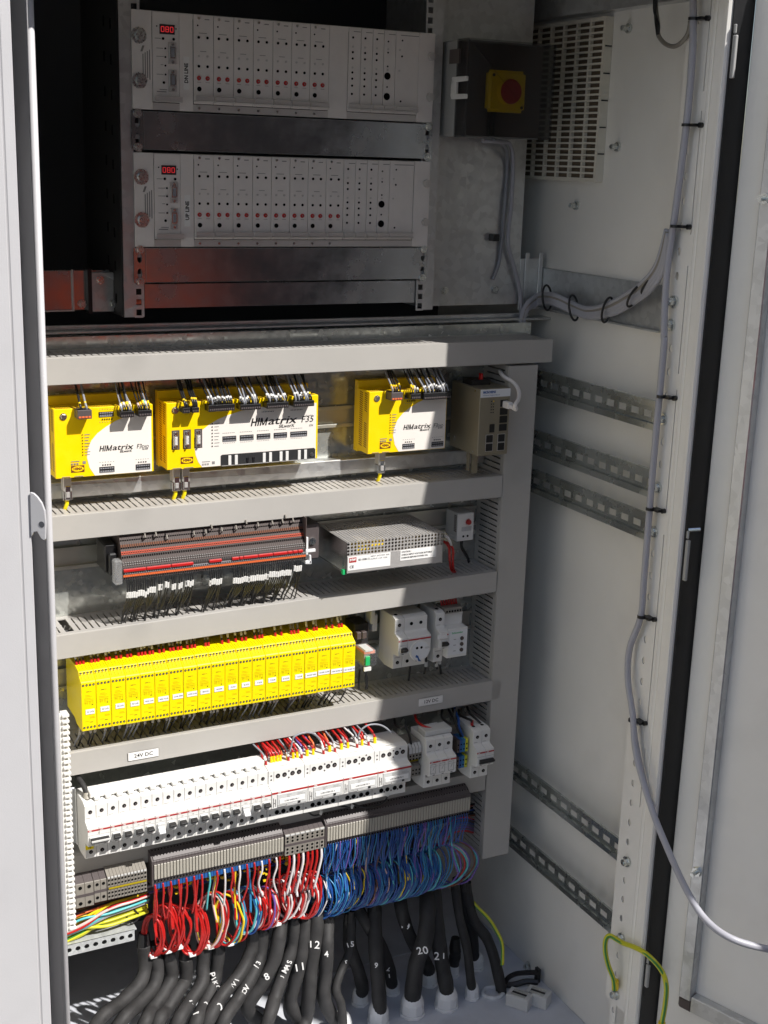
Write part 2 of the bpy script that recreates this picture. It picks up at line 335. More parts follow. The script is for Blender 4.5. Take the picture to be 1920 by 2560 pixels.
# ---------------------------------------------------------------- open right door
HX, HY = 1203, -361.5; DV = Vector((.33, -.944, 0)); DN = Vector((-.944, -.33, 0))
class DB(MB):
    def dbox(s, u0, u1, w0, w1, z0, z1):   # u along the door, w out of its inner face
        return s.obox(Vector((HX, HY, (z0+z1)/2))+DV*((u0+u1)/2)+DN*((w0+w1)/2), DV, DN, Vector((0, 0, 1)), (u1-u0)/2, (w1-w0)/2, (z1-z0)/2)
def atd(u, v, w_=0):
    d = ray(u, v); t = ((Vector((HX, HY, 0))+DN*w_-CAM).dot(DN))/d.dot(DN); p = CAM+d*t; q = p-Vector((HX, HY, 0)); return q.dot(DV), p.z
DB().dbox(0, 800, -22, 0, 0, 1880).build('open_door', 'paint', cab, bevel=2)
dz = atd(1727, 2518, 18)
u0 = atd(1695, 2500, 18)[0]; u1 = atd(1725, 2500, 18)[0]
dsg = [o for o in cab.children if o.name.startswith('open_door')][0]
def dpart(bld, name, m, **k):
    o = bld.build(name, m, None, **k); o.parent = dsg; o.matrix_parent_inverse = Matrix.Identity(4)
    off = Vector(ORG[cab.name])*S
    for v in o.data.vertices: v.co -= off
    return o
dpart(DB().dbox(u0, u1, 0, 18, dz[1]+8, 1790), 'stiffener', 'galv', bevel=1.5)
dpart(DB().dbox(u1+1, 760, 0, 18, dz[1]-10, dz[1]+18), 'stiffener', 'galv', bevel=1.5)
dpart(DB().dbox(u0-2, u1+3, 0, 16, dz[1]-14, dz[1]+7.5), 'corner_cap', 'tgrey', bevel=4)
for (uu, vv) in ((1910, 497), (1741, 2180)):
    q = atd(uu, vv, 20); c = Vector((HX, HY, q[1]))+DV*q[0]
    dpart(MB().cyl(c+DN*18, c+DN*22, 8, n=6).cyl(c+DN*22, c+DN*34, 3.4, n=10), 'stud', 'chrome')
# ---------------------------------------------------------------- screws on the post
for a, bb, r in ((*zR1(1045, 480, x=PX-4).yz, 9), (*zR1(1015, 873, x=PX-4).yz, 9), (*zR1(993, 1128, x=PX-4).yz, 9), (*zR2(840, 1048, x=PX-4).yz, 9), (*zR2(808, 1484, x=PX-4).yz, 8), (*zD(1187, 1490, x=PX-4).yz, 9), (*zD(1172, 1605, x=PX-4).yz, 9), (*zS(150, 1190, x=PX-4).yz, 9)):
    MB().cyl((PX-.5, a, bb), (PX-3.5, a, bb), r, n=18).cyl((PX-3.5, a, bb), (PX-10.5, a, bb), r*.72, r*.66, n=6).cyl((PX-10.5, a, bb), (PX-12, a, bb), r*.35, n=8).build('post_bolt', 'chrome', cab)
# ---------------------------------------------------------------- perforated support rails on the right wall
RX = 1183
Qa = Q(1300, 780, 4.1475); Qd = Q(1260, 1840, 4.1475)
LR = ['uppermost slotted rail on the right wall, its front end gilded', 'second slotted rail from the top on the right wall', 'third slotted rail on the right wall, above the wide bare area', 'fourth slotted rail down, crossing low behind the vertical duct foot', 'lowest slotted rail on the right wall, beside the floor plate']
yA = [Qa(t, 830, x=RX).y for t in (475, 635, 800, 980, 1165)]
pitch = 32.0
for i, (zt, zb, ph) in enumerate(((1253.7, 1207.2, 0), (1147.1, 1102.0, 9), (1076.7, 1032.6, 4), (511.4, 470.1, 15), (373.4, 330.2, 6))):
    r = thing('slotted_rail', LR[i], 'support rail', (RX, -250, (zt+zb)/2), 'slotted steel rails along the right wall')
    zc = (zt+zb)/2; hh = (zt-zb)/2; b = MB(); m4 = lambda u, v, w_: (RX+w_, u, v)
    y = -262+ph
    b.box(RX, RX+1.5, -267, y-pitch/2, zc-hh*.5, zc+hh*.5)
    while y < 400:
        b.hcell(y, zc, pitch/2, hh*.5, 9.9, 5.4, m4, 1.5, sq=True, n=8); y += pitch
    b.build('slotted_web', 'galvw', r)
    for sgn in (1, -1):
        z1, z2 = zc+sgn*hh*.5, zc+sgn*hh
        b = MB().prism([(RX, z1), (RX-5, z1+sgn*1.2), (RX-5, z2-sgn*.5), (RX-1, z2), (RX-1, z2-sgn*1.6), (RX-3.5, z2-sgn*2), (RX-3.5, z1+sgn*2.6), (RX, z1+sgn*1.5)], -267, 400, 'x')
        b.v = [(y_, x_, z_) for x_, y_, z_ in b.v]
        b.build('rail_flange', 'galvw', r)
# ---------------------------------------------------------------- filter grille
g = thing('ventilation_grille', 'pale plastic slotted ventilation grille on the upper right wall behind the switch box', 'grille', (1215, 110, 1700))
GX = 1199
gy0, gy1 = zD(858, 100, x=GX).y, 240; gz0, gz1 = zD(800, 890, x=GX).z, zD(860, 88, x=GX).z
MB().box(GX+8, GX+12, gy0+3, gy1, gz0+3, gz1-3).build('filter_mat', 'filt', g)
MB().box(GX, 1214.5, gy0-.2, gy0+3, gz0, gz1).box(GX, 1214.5, gy0, gy1, gz0-3, gz0).box(GX, 1214.5, gy0, gy1, gz1, gz1+3).box(GX, 1214.5, gy1, gy1+3, gz0, gz1).build('grille_frame', 'grl', g)
nr = 26
for i in range(nr+1):
    z = gz0+1.5+(gz1-gz0-3)*i/nr; MB().box(GX+.4, GX+6, gy0+3, gy1, z-1.5, z+1.5).build('slat', 'grl', g)
ncol = 7; cw = (gy1-gy0)/ncol
for j in range(ncol+1):
    y = gy0+3+(gy1-gy0-5)*j/ncol; MB().box(GX+.1, GX+6.4, y-2.2, y+2.2, gz0, gz1).build('upright', 'grl', g)
for i in range(1, 6):
    z = gz0+(gz1-gz0)*i/6; MB().box(GX+2, GX+14, gy0-1.6, gy0-.3, z-1, z+1).build('clip_gap', 'black', g)
# ---------------------------------------------------------------- rack of signalling units
rk = thing('equipment_rack', 'tall galvanised nineteen inch rack frame behind the upper opening', 'rack', (700, 70, 1364))
for x0, nm in ((442, 0), (926.5, 1)):
    m5 = lambda u, v, w_: (u, 62+w_, v)
    b = MB(); zc = 1369.5
    while zc < 2050: b.hcell(x0+(22 if nm == 0 else 7), zc, 6, 7.55, 4.2, 4.4, m5, 2, sq=True, n=8); zc += 15.1
    if nm == 0: b.box(442, 458, 62, 64, 1363, 2050); b.box(470, 472, 62, 64, 1363, 2050)
    else: b.box(926.3, 927.5, 62, 64, 1363, 2050); b.box(939.5, 957, 62, 64, 1363, 2050)
    b.build('rack_post', 'galv', rk)
    xs = 440 if nm == 0 else 957
    MB().box(xs, xs+1.8, 64.1, 260, 1363, 2050).build('post_side', 'blackm' if nm == 0 else 'galv', rk)  # left side black instead of galvanised, its shade put into the colour
    if nm == 0:
        z = 1380
        while z < 2040:
            MB().box(439.2, 440, 95, 99, z, z+14).box(439.2, 440, 130, 134, z+6, z+20).build('punched_slot', 'hole', rk); z += 48
MB().box(472, 926, 120, 124, 1375, 1411).build('cross_bar', 'blank', rk)
# blanking plates
for i, (z0, z1) in enumerate(((1599, 1655), (1411, 1464))):
    bp = thing('blanking_plate', ['bare metal blanking plate between the two signalling units', 'bare metal blanking plate under the lower signalling unit, glowing orange at its left end'][i], 'blank panel', (700, 60, z0), 'blanking plates in the rack')
    b = MB().box(474, 928, 58.5, 60, z0+2, z1-1).box(474, 928, 60, 66, z1-2.4, z1-1); b.build('plate', 'blank', bp, bevel=.6)
    for xs in (465, 934):
        zc = (z0+z1)/2; m5 = lambda u, v, w_: (u, 58.6+w_, v)
        b = MB().hcell(xs, zc-11, 8.8, 9, 3.6, 7, m5, 1.4, n=16).hcell(xs, zc+11, 8.8, 9, 3.6, 7, m5, 1.4, n=16)
        b.box(xs-8.8, xs+8.8, 58.6, 60, zc-2, zc+2).box(xs-8.8, xs+8.8, 58.6, 60, zc+20, z1-1).box(xs-8.8, xs+8.8, 58.6, 60, z0+2, zc-20)
        b.build('plate_ear', 'blank', bp)
        for sg in (-1, 1): screw(bp, (xs+.5, 58.4, zc+sg*23), 5, h=3.4, name='screw')
MB().box(474, 926, 66, 68, 1375, 1410).build('lower_bar', 'blank', rk)
# left support arm of the rack
MB().box(262, 437, 120, 124, 1368, 1427).build('support_arm', 'blank', rk, bevel=1)
MB().box(380, 382, 116, 121, 1367, 1428).box(262, 381, 117, 119, 1367, 1369).build('arm_joint', 'galv', rk)
MB().box(402, 440, 110, 119, 1366, 1424).prism([(420, 1424), (440, 1412), (440, 1424)], 108, 110, 'y').build('arm_bracket', 'bluep' if False else 'galv', rk, bevel=1)
MB().box(401, 407, 108, 126, 1364, 1430).build('clamp_strip', 'black', rk)
for p in (zA(592, 1660, y=110), zA(487, 1800, y=119), zA(672, 1800, y=108), zA(712, 1685, y=108)): screw(rk, p, 5, h=4)
# ---------------------------------------------------------------- signalling units
def unit(name_label, zt, nx, edges, nar, txt, bolts_red):
    u = thing('signal_rack_unit', name_label, 'rack unit', (700, 60, zt-132.5), 'rack mounted signalling units')
    zb = zt-132.5
    for xa_, xb_ in ((459, 488), (913, 941.5)): MB().box(xa_, xb_, 58, 60.5, zb, zt).build('mounting_ear', 'rackp', u, bevel=.8)
    MB().box(488, 913, 62, 300, zb+3, zt-3).build('housing', 'tdark', u)
    MB().box(488, 913, 59, 62, zb, zb+10).box(488, 913, 59, 62, zt-7, zt).build('front_rail', 'alu', u, bevel=.5)
    for z in ((zt-34, zt-94)):
        MB().cyl((469, 57.9, z), (469, 56.6, z), 11, n=22).build('washer', 'chrome', u)
        MB().cyl((469.5, 56.6, z), (469.5, 52, z), 7, 6, n=16).cyl((469.5, 52, z), (469.5, 51.4, z), 3.6, n=6).build('mounting_bolt', 'redl' if False else 'chrome', u)
        MB().cyl((935, 57.9, z), (935, 52.5, z), 6.5, 6, n=14).build('mounting_bolt', 'alu', u)
    for i in range(4): MB().box(474+i*3.2, 475.3+i*3.2, 57.6, 57.9, zt-86-2*i, zt-58+2*i).build('side_print', 'inkg', u)
    MB().prism([(471, zt-55), (474, zt-55), (477, zt-47), (474, zt-47)], 57.6, 57.9, 'y').build('side_print', 'inkg', u)
    # display module
    m_ = MB().box(488.6, 527.3, 57.5, 60, zb+11, zt-1).build('display_module', 'rackp', u, bevel=.5)
    def sub(bld, nm, mt, **k):
        if nm in ('module_print', 'test_hole', 'red_digits', 'port_screw'): k['stuff'] = True
        o = bld.build(nm, mt, u, **k); o.parent = m_; return o
    sub(MB().box(499, 521, 56.6, 57.6, zt-30, zt-17), 'display_window', 'winglass')
    sg = MB()
    for d in range(3):
        x0 = 500.8+d*6.6
        for (a, bb, c, dd) in ((0, .9, -26.8, -20.2), (4, 4.9, -26.8, -20.2), (.6, 4.3, -20.6, -19.7), (.6, 4.3, -27.3, -26.4)): sg.box(x0+a, x0+bb, 56.2, 56.5, zt+c, zt+dd)
        if d == 1: sg.box(x0+.6, x0+4.3, 56.2, 56.5, zt-23.9, zt-23.1)
    sub(sg, 'red_digits', 'led')
    b = MB()
    for (x, dz, r) in ((504, 36, 2), (519.5, 36, 2), (507, 49, 1.4), (507, 60.5, 1.4), (507, 72, 1.4), (507, 84, 1.4), (504.5, 95, 2), (495, 20, 1), (523, 22, 1)): b.cyl((x, 57.4, zt-dz), (x, 57, zt-dz), r, n=10)
    sub(b, 'test_hole', 'hole')
    for dz in (54, 91):
        sub(MB().box(511, 523, 55.5, 57.4, zt-dz-16, zt-dz+14), 'port_plate', 'alu', bevel=.5)
        sub(MB().cyl((517, 55.4, zt-dz+11), (517, 53.5, zt-dz+11), 2.2, n=8).cyl((517, 55.4, zt-dz-13), (517, 53.5, zt-dz-13), 2.2, n=8), 'port_screw', 'steel')
        sub(MB().prism([(512.5, zt-dz-8), (519.5, zt-dz-8), (521, zt-dz-6), (521, zt-dz+6), (519.5, zt-dz+8), (512.5, zt-dz+8)], 52.5, 55.4, 'y'), 'port_shell', 'steel')
        sub(MB().box(514.5, 519, 51.9, 52.4, zt-dz-6, zt-dz+6), 'port_face', 'gryw')
    b = MB()
    for i, (x, z, w_) in enumerate(((492, 36, 9), (494, 49, 10), (494, 60, 11), (500, 71, 4), (494, 84, 10))): b.box(x, x+w_, 57.2, 57.4, zt-z-.5, zt-z+.3)
    b.box(494, 508, 57.1, 57.4, zt-108, zt-106.8).box(498, 509, 57.1, 57.4, zt-105, zt-104)
    sub(b, 'module_print', 'inkg')
    sub(MB().box(489, 530, 50, 57.4, zb+11, zb+13).box(489, 530, 50, 51.5, zb+13, zb+19), 'handle', 'alu', bevel=.4)
    # labelled strip
    st = MB().box(527.9, 548, 58.3, 60, zb, zt-.5).build('blank_strip', 'rackp', u, bevel=.4)
    o = MB().box(533.5, 542.5, 57.7, 58.2, zt-103, zt-58).build('label_tape', 'lab', u); o.parent = st
    o = text(txt, 5.4, (538, 57.5, zt-80.5), parent=u, name='tape_lettering', rot=90, width=27, bold=.25); o.parent = st
    # channel modules
    proto = None
    def channel(x0, x1, ledred=True):
        mo = MB().box(x0+.4, x1-.3, 57.6, 60, zb+11, zt-1).build('channel_module', 'rackp', u, bevel=.5)
        def sb(bld, nm, mt, **k):
            k['stuff'] = True
            o = bld.build(nm, mt, u, **k); o.parent = mo
        xa, xb_ = x0+8, x0+21
        b = MB()
        for z, r, xs in ((31, 2.0, (xa, xb_)), (70, 2.0, (xa, xb_)), (101, 3.4, (xa+.5,)), (15, 1.2, (xa-1.5,))):
            for x in xs: b.cyl((x, 57.5, zt-z), (x, 57.1, zt-z), r, n=12)
        sb(b, 'socket', 'hole')
        b = MB()
        for x in (xa, xb_): b.cyl((x, 57.5, zt-56), (x, 56.6, zt-56), 1.6, n=10)
        sb(b, 'indicator', 'alu')
        b = MB()
        for x in (xa, xb_): b.cyl((x, 57.5, zt-86), (x, 55.8, zt-86), 3.3, 2.7, n=14)
        sb(b, 'red_jack', 'red')
        b = MB()
        for x in (xa, xb_): b.cyl((x, 55.7, zt-86), (x, 55.6, zt-86), 1.1, n=8)
        b.box(xa, xa+12, 57.2, 57.5, zt-25.5, zt-24.7).box(xa+2, xa+11, 57.2, 57.5, zt-50, zt-49.3).box(x0+17, x0+24, 57.2, 57.5, zt-7, zt-5.8).box(xa-3, xa+3, 57.2, 57.5, zt-92, zt-91.5).box(xb_-3, xb_+3, 57.2, 57.5, zt-92, zt-91.5)
        sb(b, 'module_print', 'inkg')
        sb(MB().box(x0+.6, x1-.6, 50, 57.4, zb+14, zb+16).box(x0+.6, x1-1.5, 50, 51.5, zb+16, zb+22), 'handle', 'alu', bevel=.4)
        sb(MB().cyl((x0+8, 57.5, zt-5), (x0+8, 56, zt-5), 2, n=8).cyl((x0+8, 58.9, zb+5), (x0+8, 57, zb+5), 2, n=8), 'screw', 'steel')
    for a, bb in zip(edges[:-1], edges[1:]): channel(a, bb)
    def narrow(x0, x1, kind):
        mo = MB().box(x0+.4, x1-.3, 57.6, 60, zb+11, zt-1).build('narrow_module', 'rackp', u, bevel=.5)
        def sb(bld, nm, mt, **k):
            k['stuff'] = True
            o = bld.build(nm, mt, u, **k); o.parent = mo
        b = MB(); xc = x0+7
        if kind == 0: P = [(z, 1.7) for z in (15, 36, 45, 65, 74, 84, 96)]
        elif kind == 1: P = [(17, 1.3), (33, 1.3), (53, 1.3), (67, 5.4), (83, 1.3), (97, 5.4)]
        else: P = [(14, 1.3), (37, 1.5), (103, 1.5)]
        for z, r in P: b.cyl((xc+(4 if kind == 2 else 0), 57.5, zt-z), (xc+(4 if kind == 2 else 0), 57.1, zt-z), r, n=14)
        sb(b, 'socket', 'hole')
        b = MB()
        for z in (28, 58): b.cyl((xc, 57.5, zt-z), (xc, 56.7, zt-z), 1.5, n=10)
        sb(b, 'indicator', 'alu')
        sb(MB().box(x0+.6, x1-.6, 50, 57.4, zb+14, zb+16).box(x0+.6, x1-1.5, 50, 51.5, zb+16, zb+22), 'handle', 'alu', bevel=.4)
        sb(MB().box(x0+8, x1-1, 57.2, 57.5, zt-7, zt-6), 'module_print', 'inkg')
    for i, (a, bb) in enumerate(zip(nar[:-1], nar[1:])): narrow(a, bb, 0 if i < 3 else (1 if i == 3 else 2))
    if edges[-1] < nar[0]-5: MB().box(edges[-1]+.3, nar[0]-.3, 58.6, 60, zb, zt-.5).build('blank_strip', 'rackp', u, bevel=.4)
unit('upper signalling unit in the rack, taped DN LINE, with seven wide modules', 1788.7, 7, [548.7, 578.9, 609.6, 639.8, 670.4, 700.2, 730, 761], [793, 813.6, 833.4, 852.6, 872.8, 913], 'DN LINE', 0)
unit('lower signalling unit in the rack, taped UP LINE, with eight wide modules', 1597.2, 8, [548.5, 578.9, 609.1, 639.7, 669.8, 700, 730, 760, 789.5], [789.7, 809.4, 829.6, 848.9, 869.1, 912], 'UP LINE', 1)
# galvanised sheet right of the rack
sh = thing('backing_sheet', 'bare galvanised sheet to the right of the rack carrying the switch box', 'metal sheet', (1050, 130, 1362))
MB().box(962, 1158, 120, 122, 1362, 2050).build('sheet', 'galv', sh)
MB().box(1158, 1160, 120, 260, 1400, 2050).build('sheet_return', 'galv', sh)
for p in (zD(62, 1435, y=119), zD(310, 1430, y=119)): screw(sh, p, 5.5, h=4)
MB().box(1168, 1176, 115, 118, 1362, 1450).box(1196, 1204, 115, 118, 1362, 1450).box(1160, 1205, 118.5, 121, 1352, 1440).build('support_strip', 'galv', sh, bevel=.6)
# ---------------------------------------------------------------- emergency stop box
e = thing('emergency_stop_box', 'grey box with smoked clear lid holding a red mushroom button on yellow', 'switch box', (1047, 40, 1636))
MB().box(967, 1127, 34, 119, 1637, 1780).build('box_body', 'enc', e, bevel=2)
MB().box(968.5, 1125.5, 33.2, 34, 1638.5, 1778.5).build('box_inside', 'tgrey', e)
b = MB().box(966, 969, 0, 33, 1636, 1781).box(1125, 1128, 0, 33, 1636, 1781).box(969, 1125, 0, 33, 1778, 1781).box(969, 1125, 0, 33, 1636, 1639).box(969, 1125, 0, 2.5, 1639, 1778)
b.build('smoked_lid', 'smoke', e, bevel=.6)
cz0, cz1 = zD(105, 490, x=962).z, zD(105, 380, x=962).z
b = MB().box(960.5, 965.6, -8, 36, cz1-7, cz1).box(960.5, 965.6, -8, 36, cz0, cz0+7).box(960.5, 965.6, 22, 36, cz0+7, cz1-7); b.build('lid_clip', 'wht', e, bevel=1)
MB().box(963, 966.6, 20, 50, 1745, 1766).build('lid_clip_seat', 'tgrey', e)
MB().box(1018, 1088, 18, 33, 1676, 1739).build('yellow_plate', 'yellow', e, bevel=5, seg=3)
MB().cyl((1053, 18, 1707), (1053, 12, 1707), 20, 17, n=24).build('button_collar', 'yellow', e, smooth=False)
MB().cyl((1053, 12, 1707), (1053, 9, 1707), 10, n=16).cyl((1053, 9, 1707), (1053, 4.5, 1707), 19.5, 17.5, n=28).build('mushroom_button', 'red', e, bevel=1)
for x, z in ((1026, 1731), (1080, 1684)): MB().cyl((x, 17.8, z), (x, 17, z), 2.6, n=10).build('screw', 'ink', e)
for i in range(2): MB().tube([(1030+i*9, 30, 1676), (1028+i*9, 30, 1655), (1031+i*9, 32, 1640)], 2.2).build('internal_lead', 'wire', e, smooth=True)
# ---------------------------------------------------------------- mounting panel and ducts
mp = thing('mounting_panel', 'galvanised mounting panel behind the rows of devices', 'mounting panel', (700, 84, 330))
MB().box(250, 1165, 82, 84.5, 430, 1332).box(250, 1165, 82, 104, 1332, 1334).build('panel', 'galv2', mp)
zF = Q(760, 820, 2.5136); zE = Q(60, 820, 2.183)
MB().box(250, 1240, 96, 130, 1336, 1340).box(250, 1180, 112, 116, 1340, 1347).build('top_profile', 'galv', mp, bevel=1)
def rail(x0, x1, z, y1=82, nm='mounting_rail', d=7.5):
    pr = [(y1, z-17.5+5), (y1, z+17.5-5)]
    b = MB().box(x0, x1, y1-1, y1, z-12.5, z+12.5)
    for s_ in (1, -1): b.box(x0, x1, y1-d, y1, z+s_*12.5-.5, z+s_*12.5+.5).box(x0, x1, y1-d, y1-d+1, z+s_*12.5, z+s_*17.5)
    return b.build(nm, 'galvr', mp, bevel=.3)
zr = (at(*(760+150/2.5136, 820+512/2.5136), y=70).z+at(760+150/2.5136, 820+618/2.5136, y=70).z)/2
rail(255, 1070, zr)
rail(255, 1070, 1000); rail(255, 1070, 806)
MB().box(255, 1070, 60, 81.9, 1120, 1123).box(255, 1070, 60, 63, 1098, 1120).build('rail_support', 'galv', mp, bevel=.8)
fin = MB().prism([(-3.75, 13), (3.75, 13), (3.75, 40), (4.5, 41.5), (4.5, 44), (3.75, 45.5), (3.75, 70), (-3.75, 70), (-3.75, 45.5), (-4.5, 44), (-4.5, 41.5), (-3.75, 40)], -.9, .9, 'z')
fv = MB(); fv.v = list(fin.v); fv.f = list(fin.f)
def ductbox(label, L, h, loc, tilt=0, rot=None, miss=(), pitch=10.0, lab=None, ends=True):
    # local frame: x along, y depth, z across; origin at the left end of the front face, bottom edge
    d = thing('wiring_duct', label, 'cable duct', (0, 0, 0), 'grey slotted wiring ducts')
    c = MB().box(0, L, 0, 1.6, 0, h).box(0, L, 1.6, 6.5, h-1.5, h).box(0, L, 1.6, 6.5, 0, 1.5); c.build('cover', 'duct', d, bevel=.7, seg=2)
    c = MB().box(0, L, 6.7, 13, h-1.8, h-.1).box(0, L, 70, 80, h-1.8, h-.1).box(0, L, 6.7, 9, .1, 1.8).box(0, L, 73, 80, .1, 1.8).box(0, L, 80, 81.8, 0, h); c.build('duct_rim', 'duct', d)
    n = int((L-6)//pitch); first = None
    for i in range(n+1):
        x = 4+i*pitch
        if any(a < x < b for a, b in miss): continue
        if first is None:
            first = MB(); first.v = list(fin.v); first.f = list(fin.f); first = first.build('finger', 'fing', d); o = first
        else: o = first.copy(); scene.collection.objects.link(o); o.parent = d
        o.location = (x*S, 0, (h-1)*S)
    b = MB()
    for i in range(n+1):
        b.add([(a+4+i*pitch, y, z+1) for a, y, z in fin.v], fin.f)
    o = b.build('lower_fingers', 'fing', d, stuff=True)
    if ends: MB().box(-.2, .8, 1.6, 80, 0, h).build('end_wall', 'duct', d)
    # loose wires lying inside
    b = MB()
    for k in range(5):
        yy = 16+k*12; zz = 6+rnd.random()*(h-14)
        b.tube([(x, yy+rnd.uniform(-5, 5), zz+rnd.uniform(-4, 4)) for x in range(2, int(L), 70)], 1.6, n=5, step=2)
    b.build('wires_inside', 'wire', d, stuff=True)
    d.matrix_world = Matrix.Translation(Vector(loc)*S) @ (Matrix.Rotation(math.radians(rot), 4, 'Y') if rot else Matrix.Rotation(-tilt, 4, 'Y'))
    ORG[d.name] = (0, 0, 0)
    return d
d1 = ductbox('uppermost horizontal grey duct, the longest, lit on its left half', 1157-252, 38.2, (252, 0, 1278))
ductbox('second horizontal grey duct, just under the yellow controllers', 1072-252, 37.4, (252, 0, 1050.5))
ductbox('third horizontal grey duct, between the power supply and the yellow relays', 1072-252, 37.2, (252, 0, 867.7), tilt=.0164, miss=((75, 93),))
d4 = ductbox('fourth horizontal grey duct, bearing the 24V DC and 12V DC labels', 1092-252, 37.4, (252, 0, 678))
ductbox('lowest horizontal grey duct, behind the white breakers', 1071-252, 38, (252, 0, 504.5))
vd = ductbox('wide vertical grey duct at the right end of the rows', 1273.7-363.5, 56.3, (1073.5, 0, 1273.7), rot=90)
# rotated duct: its local x runs down, its local z runs left to right -> fingers must face left
for o in list(vd.children):
    for v in o.data.vertices if o.name.split('.')[0] != 'finger' else []: v.co.z = 56.3*S-v.co.z if False else v.co.z
vd.matrix_world = Matrix.Translation(Vector((1129.8, 0, 1273.7))*S) @ Matrix(((0, 0, -1, 0), (0, 1, 0, 0), (-1, 0, 0, 0), (0, 0, 0, 1))) @ Matrix.Identity(4)
MB().box(1130, 1131, 3, 80, 363.5, 1273.7).build('duct_side', 'duct', mp)
for txt, p0, p1, lb in (('24V DC', z3(413, 770, y=-.5), z3(575, 745, y=-.5), 'white plate reading 24V DC on the fourth duct'), ('12V DC', z4(573, 850, y=-.5), z4(758, 815, y=-.5), 'white plate reading 12V DC on the fourth duct')):
    xc = (p0.x+p1.x)/2; zc = (p0.z+p1.z)/2-.6; wd = p1.x-p0.x
    t = thing('voltage_label', lb, 'label', (xc, -.2, zc), 'engraved labels on the duct')
    MB().box(xc-wd/2, xc+wd/2, -1.6, -.1, zc-7.2, zc+7.2).build('plate', 'lab', t, bevel=.8, seg=2)
    text(txt, 6.0, (xc, -1.75, zc), parent=t, width=30 if '24' in txt else 27, bold=.12)
# ---------------------------------------------------------------- safety controllers
WIRES = []
def wire(label, group, pts, r, m, sleeves=(), cat='wire', name='wire', n=7):
    t = thing(name, label, cat, tuple(pts[0]), group)
    MB().tube(pts, r, n=n).build('insulation', m, t, smooth=True)
    for (p, q, rr, mm) in sleeves: MB().cyl(p, q, rr, n=8).build('ferrule_sleeve', mm, t, bevel=.2)
    return t
Y0 = 15
def controller(label, x0, x1, cfg):
    zb, zt = 1139.6, 1241
    t = thing('safety_controller', label, 'controller', ((x0+x1)/2, 50, zb), 'yellow safety controllers')
    MB().box(x0, x1, Y0, 67, zb, zt).build('housing', 'yellow', t, bevel=.7)
    MB().box(x0-.4, x1+.4, 55, 68, zb-3, zt+12).build('rear_shell', 'yellow', t, bevel=.5)
    # ventilation slots: top edge and left side
    n = int((x1-x0-8)/3.6)
    for i in range(n): MB().prism([(x0+5+i*3.6, Y0+1), (x0+6.6+i*3.6, Y0+1), (x0+4.2+i*3.6, 34), (x0+2.6+i*3.6, 34)], zt-.5, zt+.15, 'z').build('vent_slot', 'brn', t)
    for col, (ya, yb2) in enumerate(((22, 31), (38, 49))):
        for i in range(26):
            z = zt-6-i*3.45
            if col == 0 and i in (9, 10, 11, 12, 13): continue
            MB().prism([(ya, z), (yb2, z+1.6), (yb2, z+3.0), (ya, z+1.4)], x0-.15, x0+.3, 'x').build('vent_slot', 'brn', t)
    screw(t, (x0+13.5, Y0, zt-11), 4.2, h=2.5)
    cfg(t, zb, zt)
    return t
def film(t, pts, xr, zt, zb):
    poly = pts+[(xr, zt), (xr, zb)]
    MB().prism(poly, Y0-.35, Y0-.02, 'y').build('front_film', 'creme', t)
def sock(t, x0, x1, z0, z1, n=6, y=Y0, label=None):
    MB().box(x0, x1, y-.6, y+.2, z0, z1).build('empty_socket', 'black', t)
    w_ = (x1-x0-2)/n; b = MB()
    for i in range(n):
        for r_ in (0, 1): b.box(x0+1+w_*i+.5, x0+1+w_*(i+1)-.4, y-1.0, y-.6, z0+1.4+r_*(z1-z0)*.48, z0+1.4+r_*(z1-z0)*.48+1.6)
    b.box(x0+1, x1-1, y-1.1, y-.6, z0+.2, z0+.9)
    b.build('socket_pins', 'tgl', t)
def dots(t, pts, r=.9, y=Y0, nm='status_led', m='ink'):
    for x, z in pts: MB().cyl((x, y-.3, z), (x, y-.9, z), r, n=8).build(nm, m, t)
def lines(t, L, y=Y0, m='inkg', nm='print'):
    b = MB()
    for x0, x1, z, h in L: b.box(x0, x1, y-.6, y-.42, z, z+h)
    b.build(nm, m, t)
def logo(t, x0, z0, wd=19.3, h=9.8):
    MB().box(x0, x0+wd, Y0-.55, Y0-.36, z0, z0+h).build('logo_plate', 'brn', t)
    b = MB(); n = 28; poly = [(x0+wd/2+wd*.45*math.cos(2*math.pi*i/n), z0+h/2+h*.40*math.sin(2*math.pi*i/n)) for i in range(n)]
    b.prism(poly, Y0-.75, Y0-.56, 'y').build('logo_oval', 'yellow', t)
    text('HIMA', 4.0, (x0+wd/2, Y0-.85, z0+h/2), 'brn', t, 'logo_lettering', bold=.25, width=wd*.68)
